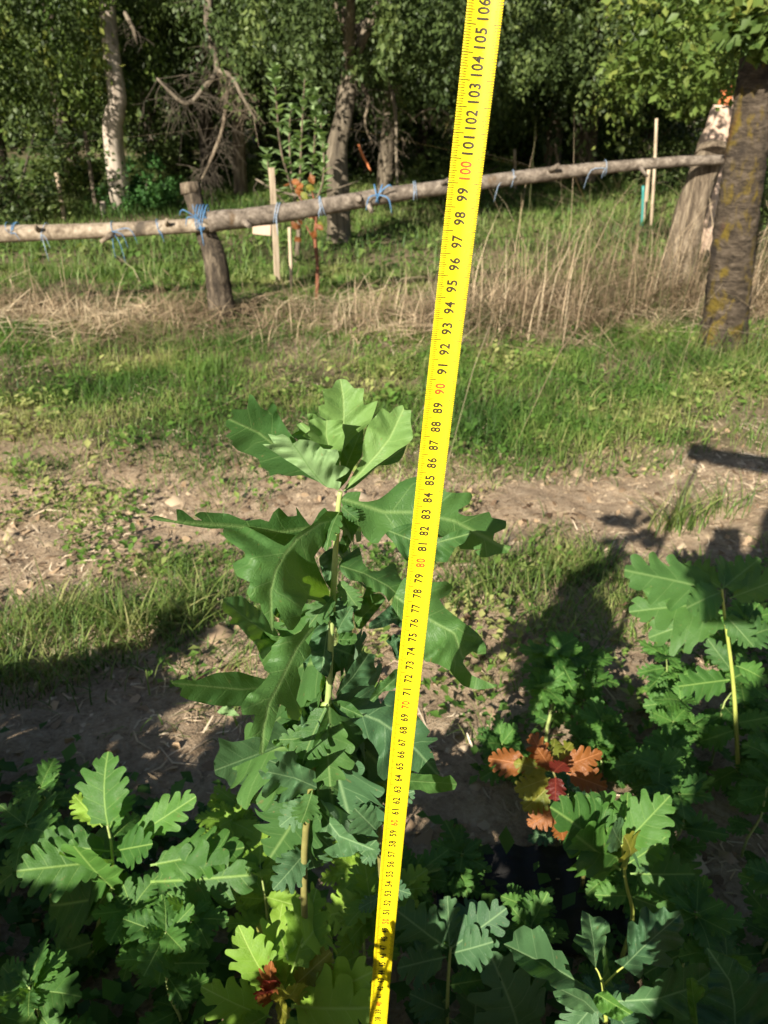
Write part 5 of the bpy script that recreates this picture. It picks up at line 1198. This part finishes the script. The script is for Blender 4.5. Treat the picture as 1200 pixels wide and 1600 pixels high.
bush(300, 300, 13.0, 0.9, TC, 'dim bush left of the dead hanging branches', 41, n=80, size=0.07)

# far wood, one mass
r = np.random.default_rng(99); n = 5200
fx = r.uniform(-26, 26, n); fy = 20+r.uniform(0, 8, n)+0.02*fx**2*0; fz = np.where(r.uniform(0, 1, n) < 0.5, r.uniform(0, 4.5, n), r.uniform(0, 11, n))
fk = ~((np.abs(fx-9.2) < 0.7) & (fz > 2.0) & (fz < 5))
V, F, col = leafcloud(np.stack([fx, fy, fz], -1)[fk], r.uniform(0.5, 1.1, n)[fk], 60, 0.17, TC, 98, 0.3)
tag(mesh_np('wood', V, F, M_foliage, col=col), 'dense dark wood closing the view behind the trees', None, None, 'stuff')

# dead hanging branches with fine twigs
def dead_branch(pts, rad, label, twigs, seed, mat=M_bark, tl=0.35, name='dead_branch', down=0.7):
    rnd = random.Random(seed); root = empty(name, pts[0], label, 'dead branch')
    trunk_obj(root, 'branch', pts, rad, mat, seed, 7, 0.1, 4)
    mb = MB()
    for k in range(twigs):
        i = rnd.randrange(len(pts)-1); p = Vector(pts[i]).lerp(Vector(pts[i+1]), rnd.random())
        d = Vector((rnd.uniform(-1, 1), rnd.uniform(-.5, .5), rnd.uniform(-1.6, 0.5)*down)).normalized()*tl*rnd.uniform(0.3, 1.1)
        q = p+d*0.5+Vector((rnd.uniform(-.05, .05), 0, -0.02)); e = p+d+Vector((0, 0, -0.08))
        mb.tube([p, q, e], [0.0032, 0.0024, 0.0014], 4, cap=False)
        for s_ in range(2):
            e2 = q+Vector((rnd.uniform(-.12, .12), rnd.uniform(-.05, .05), rnd.uniform(-.15, .03)))
            mb.tube([q, e2], [0.002, 0.001], 3, cap=False)
    if twigs: mb.build('twigs', M_barkd if seed % 2 else M_stump, root)
    return root
dead_branch([PY(330, -60, 7.6), PY(325, 40, 7.4), PY(340, 105, 7.2), PY(320, 135, 7.1), PY(290, 162, 7.0), PY(245, 122, 7.0)], [0.04, 0.032, 0.024, 0.02, 0.018, 0.008], 'bent dead branch with a hanging twig mass, upper left', 75, 51)
dead_branch([PY(340, 110, 7.2), PY(362, 120, 7.1), PY(378, 150, 7.0), PY(402, 190, 7.0)], [0.022, 0.018, 0.014, 0.006], 'dead side branch curving down left of the pale leaved sapling', 30, 52, tl=0.2)
dead_branch([PY(355, 130, 7.3), PY(350, 190, 7.2), PY(338, 230, 7.2), PY(315, 280, 7.1)], [0.016, 0.015, 0.018, 0.006], 'hanging dead twig bundle above the crooked post', 60, 53, tl=0.3, mat=M_stump)
dead_branch([PY(575, 75, 7.4), PY(604, 120, 7.3), PY(617, 170, 7.2), PY(619, 230, 7.2), PY(621, 295, 7.2)], [0.02, 0.02, 0.018, 0.014, 0.010], 'long bare grey branch hanging straight down left of the tape', 26, 54, tl=0.2)
dead_branch([PY(540, 100, 6.9), PY(575, 150, 6.8), PY(570, 190, 6.8), PY(582, 225, 6.8)], [0.014, 0.013, 0.012, 0.005], 'mossy crooked twig right of the lopped trunk', 30, 55, mat=M_stump, tl=0.25)
dead_branch([PY(640, 190, 7.6), PY(665, 172, 7.6), PY(690, 172, 7.6), PY(710, 190, 7.6)], [0.007, 0.010, 0.010, 0.007], 'arched bare twig touching the left side of the tape top', 6, 56, tl=0.15)
dead_branch([PY(195, 20, 8.6), PY(208, 45, 8.5), PY(215, 70, 8.5)], [0.02, 0.024, 0.008], 'broken pale branch end hanging at the upper left', 8, 57, tl=0.2)
dead_branch([PY(560, 225, 6.6), PY(568, 245, 6.6), PY(580, 268, 6.6)], [0.008, 0.011, 0.007], 'small orange dead twig hanging right of the lopped trunk', 0, 58, mat=M_orangewood)
dead_branch([PY(400, 280, 5.9), PY(440, 300, 5.8), PY(488, 305, 5.8), PY(560, 283, 5.9)], [0.008, 0.008, 0.008, 0.004], 'thin bent twig crossing just above the rail', 4, 59, tl=0.12)

# pale leaved sapling with upright shoots
sb_ = Vector((PY(462, 400, 5.9).x, 5.9, gz(-0.7, 5.9)-0.03))
sp = empty('fruit_sapling', sb_, 'young fruit tree with upright shoots of pale grey green leaves behind the rail', 'sapling')
mb = MB(); rnd = random.Random(8)
SC = [(0.13, 0.20, 0.075), (0.20, 0.29, 0.12), (0.28, 0.38, 0.18)]
LV = []; LF = []; LC = []
def sleaf(p, d, L, w, c):
    d = d.normalized(); s = d.cross(Vector((0, 0, 1))); 
    if s.length < 0.1: s = Vector((1, 0, 0))
    s.normalize(); n = d.cross(s); k = len(LV)
    LV.extend([p, p+d*L*0.3-s*w*0.42+n*-0.004, p+d*L*0.3+s*w*0.42-n*0.004, p+d*L*0.65-s*w*0.45-n*0.006+Vector((0, 0, -0.004)), p+d*L*0.65+s*w*0.45+Vector((0, 0, -0.004)), p+d*L+Vector((0, 0, -0.018)), p+d*L*0.5+Vector((0, 0, 0.006))])
    LF.extend([(k, k+1, k+6), (k, k+6, k+2), (k+1, k+3, k+6), (k+2, k+6, k+4), (k+3, k+5, k+6), (k+4, k+6, k+5)]); LC.extend([c]*7)
shoots = [((468, 330), (440, 240), (432, 160), (428, 108)), ((468, 330), (470, 240), (474, 160), (477, 108)), ((470, 340), (488, 260), (493, 190), (494, 145)), ((465, 345), (455, 270), (452, 210), (455, 170)), ((466, 340), (430, 300), (420, 270), (418, 240)), ((470, 345), (500, 300), (506, 250), (500, 180))]
mb.tube([sb_, PY(466, 370, 5.9), PY(468, 335, 5.9)], [0.022, 0.018, 0.015], 7, 0.1, 1, sub=3)
for sh in shoots:
    Yv = 5.9+rnd.uniform(-.2, .2); P_ = [PY(a, b, Yv if i else 5.9) for i, (a, b) in enumerate(sh)]
    mb.tube(P_, [0.010, 0.008, 0.006, 0.003], 6, sub=3)
    for i in range(3):
        for k in range(15):
            t = (k+rnd.random()*0.5)/15; p = P_[i].lerp(P_[i+1], t); az = rnd.uniform(0, 6.28)
            d = Vector((math.cos(az), math.sin(az)*0.8, rnd.uniform(0.3, 0.9)))
            cc = np.array(SC[rnd.randrange(3)])*rnd.uniform(0.85, 1.15); sleaf(p, d, rnd.uniform(0.08, 0.12), 0.058, tuple(cc*1.15))
    for k in range(5):
        az = rnd.uniform(0, 6.28); sleaf(P_[3], Vector((math.cos(az), math.sin(az), 1.3)), 0.07, 0.035, SC[2])
mb.build('stem', M_stump, sp)
mesh_np('foliage', np.array([tuple(v) for v in LV]), np.array(LF), M_foliage, sp, col=np.array(LC))

# reddish dying sapling
db = PG(495, 472); db.z = gz(db.x, db.y)-0.03; Yd = db.y
ds = empty('dying_sapling', db, 'thin rusty red dying sapling with a few orange leaves in front of the lopped tree', 'sapling')
mb = MB(); mb.tube([db, PY(496, 420, Yd), PY(492, 370, Yd), PY(494, 330, Yd), PY(485, 290, Yd)], [0.013, 0.011, 0.009, 0.007, 0.004], 7, 0.3, 3, sub=4)
mb.tube([PY(494, 345, Yd), PY(475, 320, Yd), PY(458, 290, Yd)], [0.008, 0.006, 0.003], 5); mb.tube([PY(493, 380, Yd), PY(478, 352, Yd)], [0.007, 0.003], 5)
mb.build('stem', M_rust, ds)
rnd = random.Random(3)
for (px, py) in [(447, 287), (455, 283), (462, 290), (470, 300), (465, 312), (478, 318), (490, 288), (492, 296), (472, 345), (480, 340), (470, 352), (493, 350), (500, 345), (455, 345), (488, 372), (470, 372), (498, 330), (460, 296)]:
    p = PY(px, py, Yd+rnd.uniform(-.04, .04)); d = Vector((rnd.uniform(-1, 1), rnd.uniform(-1, 0), rnd.uniform(-.8, .5))).normalized()*0.055
    put_leaf(ds, LM['orange' if rnd.random() < 0.75 else 'olive'][rnd.randrange(7)], p, p+d, (0, -1, 0.3), 1.3)
lf = MB()
mb = MB(); b_ = PG(452, 462); b_.z = gz(b_.x, b_.y)

# ------------------------------------------------------------------ the photographer (behind the camera; casts the shade at the lower right)
def skinned(name, pts, edges, radii, mat, parent, root=0, sub=2):
    me = bpy.data.meshes.new(name); base = worldloc(parent)
    me.from_pydata([tuple(Vector(p)-base) for p in pts], edges, []); me.materials.append(mat)
    o = bpy.data.objects.new(name, me); COL.objects.link(o); o.parent = parent
    sk = o.modifiers.new('skin', 'SKIN'); sk.use_smooth_shade = True
    for i, rr_ in enumerate(radii):
        v = me.skin_vertices[0].data[i]; v.radius = rr_ if isinstance(rr_, tuple) else (rr_, rr_); v.use_root = (i == root)
    ss = o.modifiers.new('sub', 'SUBSURF'); ss.levels = sub; ss.render_levels = sub
    return o
bx, by = 0.19, -0.42
hx = bx-0.16
per = empty('person', (hx, by, 0), 'person in dark clothes standing behind the camera holding phone and tape', 'person')
hand = tape_c(115.5); 
skinned('body', [(hx, by, 0.92), (hx+0.05, by+0.01, 1.12), (hx+0.12, by+0.02, 1.32), (bx, by+0.03, 1.44), (bx, by+0.08, 1.52), (bx, by+0.12, 1.62), (bx, by+0.12, 1.70),
                 (bx+0.19, by+0.02, 1.38), (bx+0.26, by+0.36, 1.24), (0.24, 0.26, 1.16), (hand.x+0.05, hand.y-0.035, hand.z+0.012), (hand.x+0.012, hand.y-0.012, hand.z+0.008),
                 (bx-0.19, by+0.02, 1.38), (bx-0.24, by+0.12, 1.12), (-0.045, -0.14, 1.04), (-0.055, -0.055, 1.02),
                 (hx+0.10, by, 0.86), (hx+0.12, by+0.03, 0.48), (hx+0.12, by, 0.08), (hx+0.13, by+0.14, 0.03),
                 (hx-0.10, by, 0.86), (hx-0.12, by+0.03, 0.48), (hx-0.12, by, 0.08), (hx-0.13, by+0.14, 0.03)],
        [(0, 1), (1, 2), (2, 3), (3, 4), (4, 5), (5, 6), (3, 7), (7, 8), (8, 9), (9, 10), (10, 11), (3, 12), (12, 13), (13, 14), (14, 15), (0, 16), (16, 17), (17, 18), (18, 19), (0, 20), (20, 21), (21, 22), (22, 23)],
        [(0.16, 0.11), (0.14, 0.10), (0.17, 0.11), (0.09, 0.07), 0.055, (0.075, 0.095), (0.065, 0.08), 0.06, 0.052, 0.042, (0.044, 0.036), (0.040, 0.034), 0.06, 0.046, 0.036, (0.034, 0.018), 0.09, 0.062, 0.042, (0.045, 0.03), 0.09, 0.062, 0.042, (0.045, 0.03)], M_skin, per)
skinned('shirt', [(hx, by, 0.88), (hx+0.05, by+0.01, 1.12), (hx+0.12, by+0.02, 1.34), (bx, by+0.03, 1.45), (bx+0.20, by+0.02, 1.39), (bx+0.265, by+0.22, 1.30), (bx-0.20, by+0.02, 1.39), (bx-0.22, by+0.08, 1.21)],
        [(0, 1), (1, 2), (2, 3), (3, 4), (4, 5), (3, 6), (6, 7)], [(0.185, 0.13), (0.165, 0.125), (0.195, 0.13), (0.10, 0.085), 0.078, 0.07, 0.078, 0.07], M_cloth, per)
skinned('trousers', [(hx, by, 0.96), (hx+0.10, by, 0.84), (hx+0.12, by+0.03, 0.48), (hx+0.12, by, 0.10), (hx-0.10, by, 0.84), (hx-0.12, by+0.03, 0.48), (hx-0.12, by, 0.10)],
        [(0, 1), (1, 2), (2, 3), (0, 4), (4, 5), (5, 6)], [(0.18, 0.13), 0.105, 0.08, 0.065, 0.105, 0.08, 0.065], M_jean, per)
skinned('hair', [(bx, by+0.07, 1.60), (bx, by+0.09, 1.69), (bx, by+0.12, 1.745)], [(0, 1), (1, 2)], [(0.085, 0.085), (0.095, 0.10), (0.07, 0.08)], M_hair, per, 1)
for k, (dz, ln) in enumerate([(0.020, 0.040), (0.007, 0.046), (-0.006, 0.043), (-0.018, 0.034)]):    # fingers closed round the tape
    a = Vector((hand.x+0.014, hand.y-0.014, hand.z+0.006+dz)); 
    skinned('finger', [a, a+Vector((-0.012, -0.012, 0)), a+Vector((-ln*0.7, -0.006, -0.001)), a+Vector((-ln*0.85, 0.010, -0.002))], [(0, 1), (1, 2), (2, 3)], [0.009, 0.0085, 0.008, 0.007], M_skin, per, 0, 1)
a = Vector((hand.x+0.02, hand.y, hand.z+0.03)); skinned('thumb', [a, a+Vector((-0.02, 0.008, 0.006)), a+Vector((-0.035, 0.006, -0.012))], [(0, 1), (1, 2)], [0.011, 0.010, 0.008], M_skin, per, 0, 1)
for k in range(4):
    a = Vector((-0.052, -0.045, 1.005+0.017*k)); skinned('finger', [a+Vector((-0.02, -0.02, 0)), a+Vector((-0.004, -0.004, 0)), a+Vector((0.004, 0.0, 0))], [(0, 1), (1, 2)], [0.009, 0.008, 0.007], M_skin, per, 0, 1)
mb = MB(); mb.box((0.0, -0.040, 1.005), 0.078, 0.009, 0.16, Matrix.Rotation(-PITCH, 3, 'X')); o = mb.build('phone', M_phone, None, (0, -0.04, 1.0), smooth=False, bevel=0.003); tag(o, 'black phone held upright in the left hand of the person', 'phone')
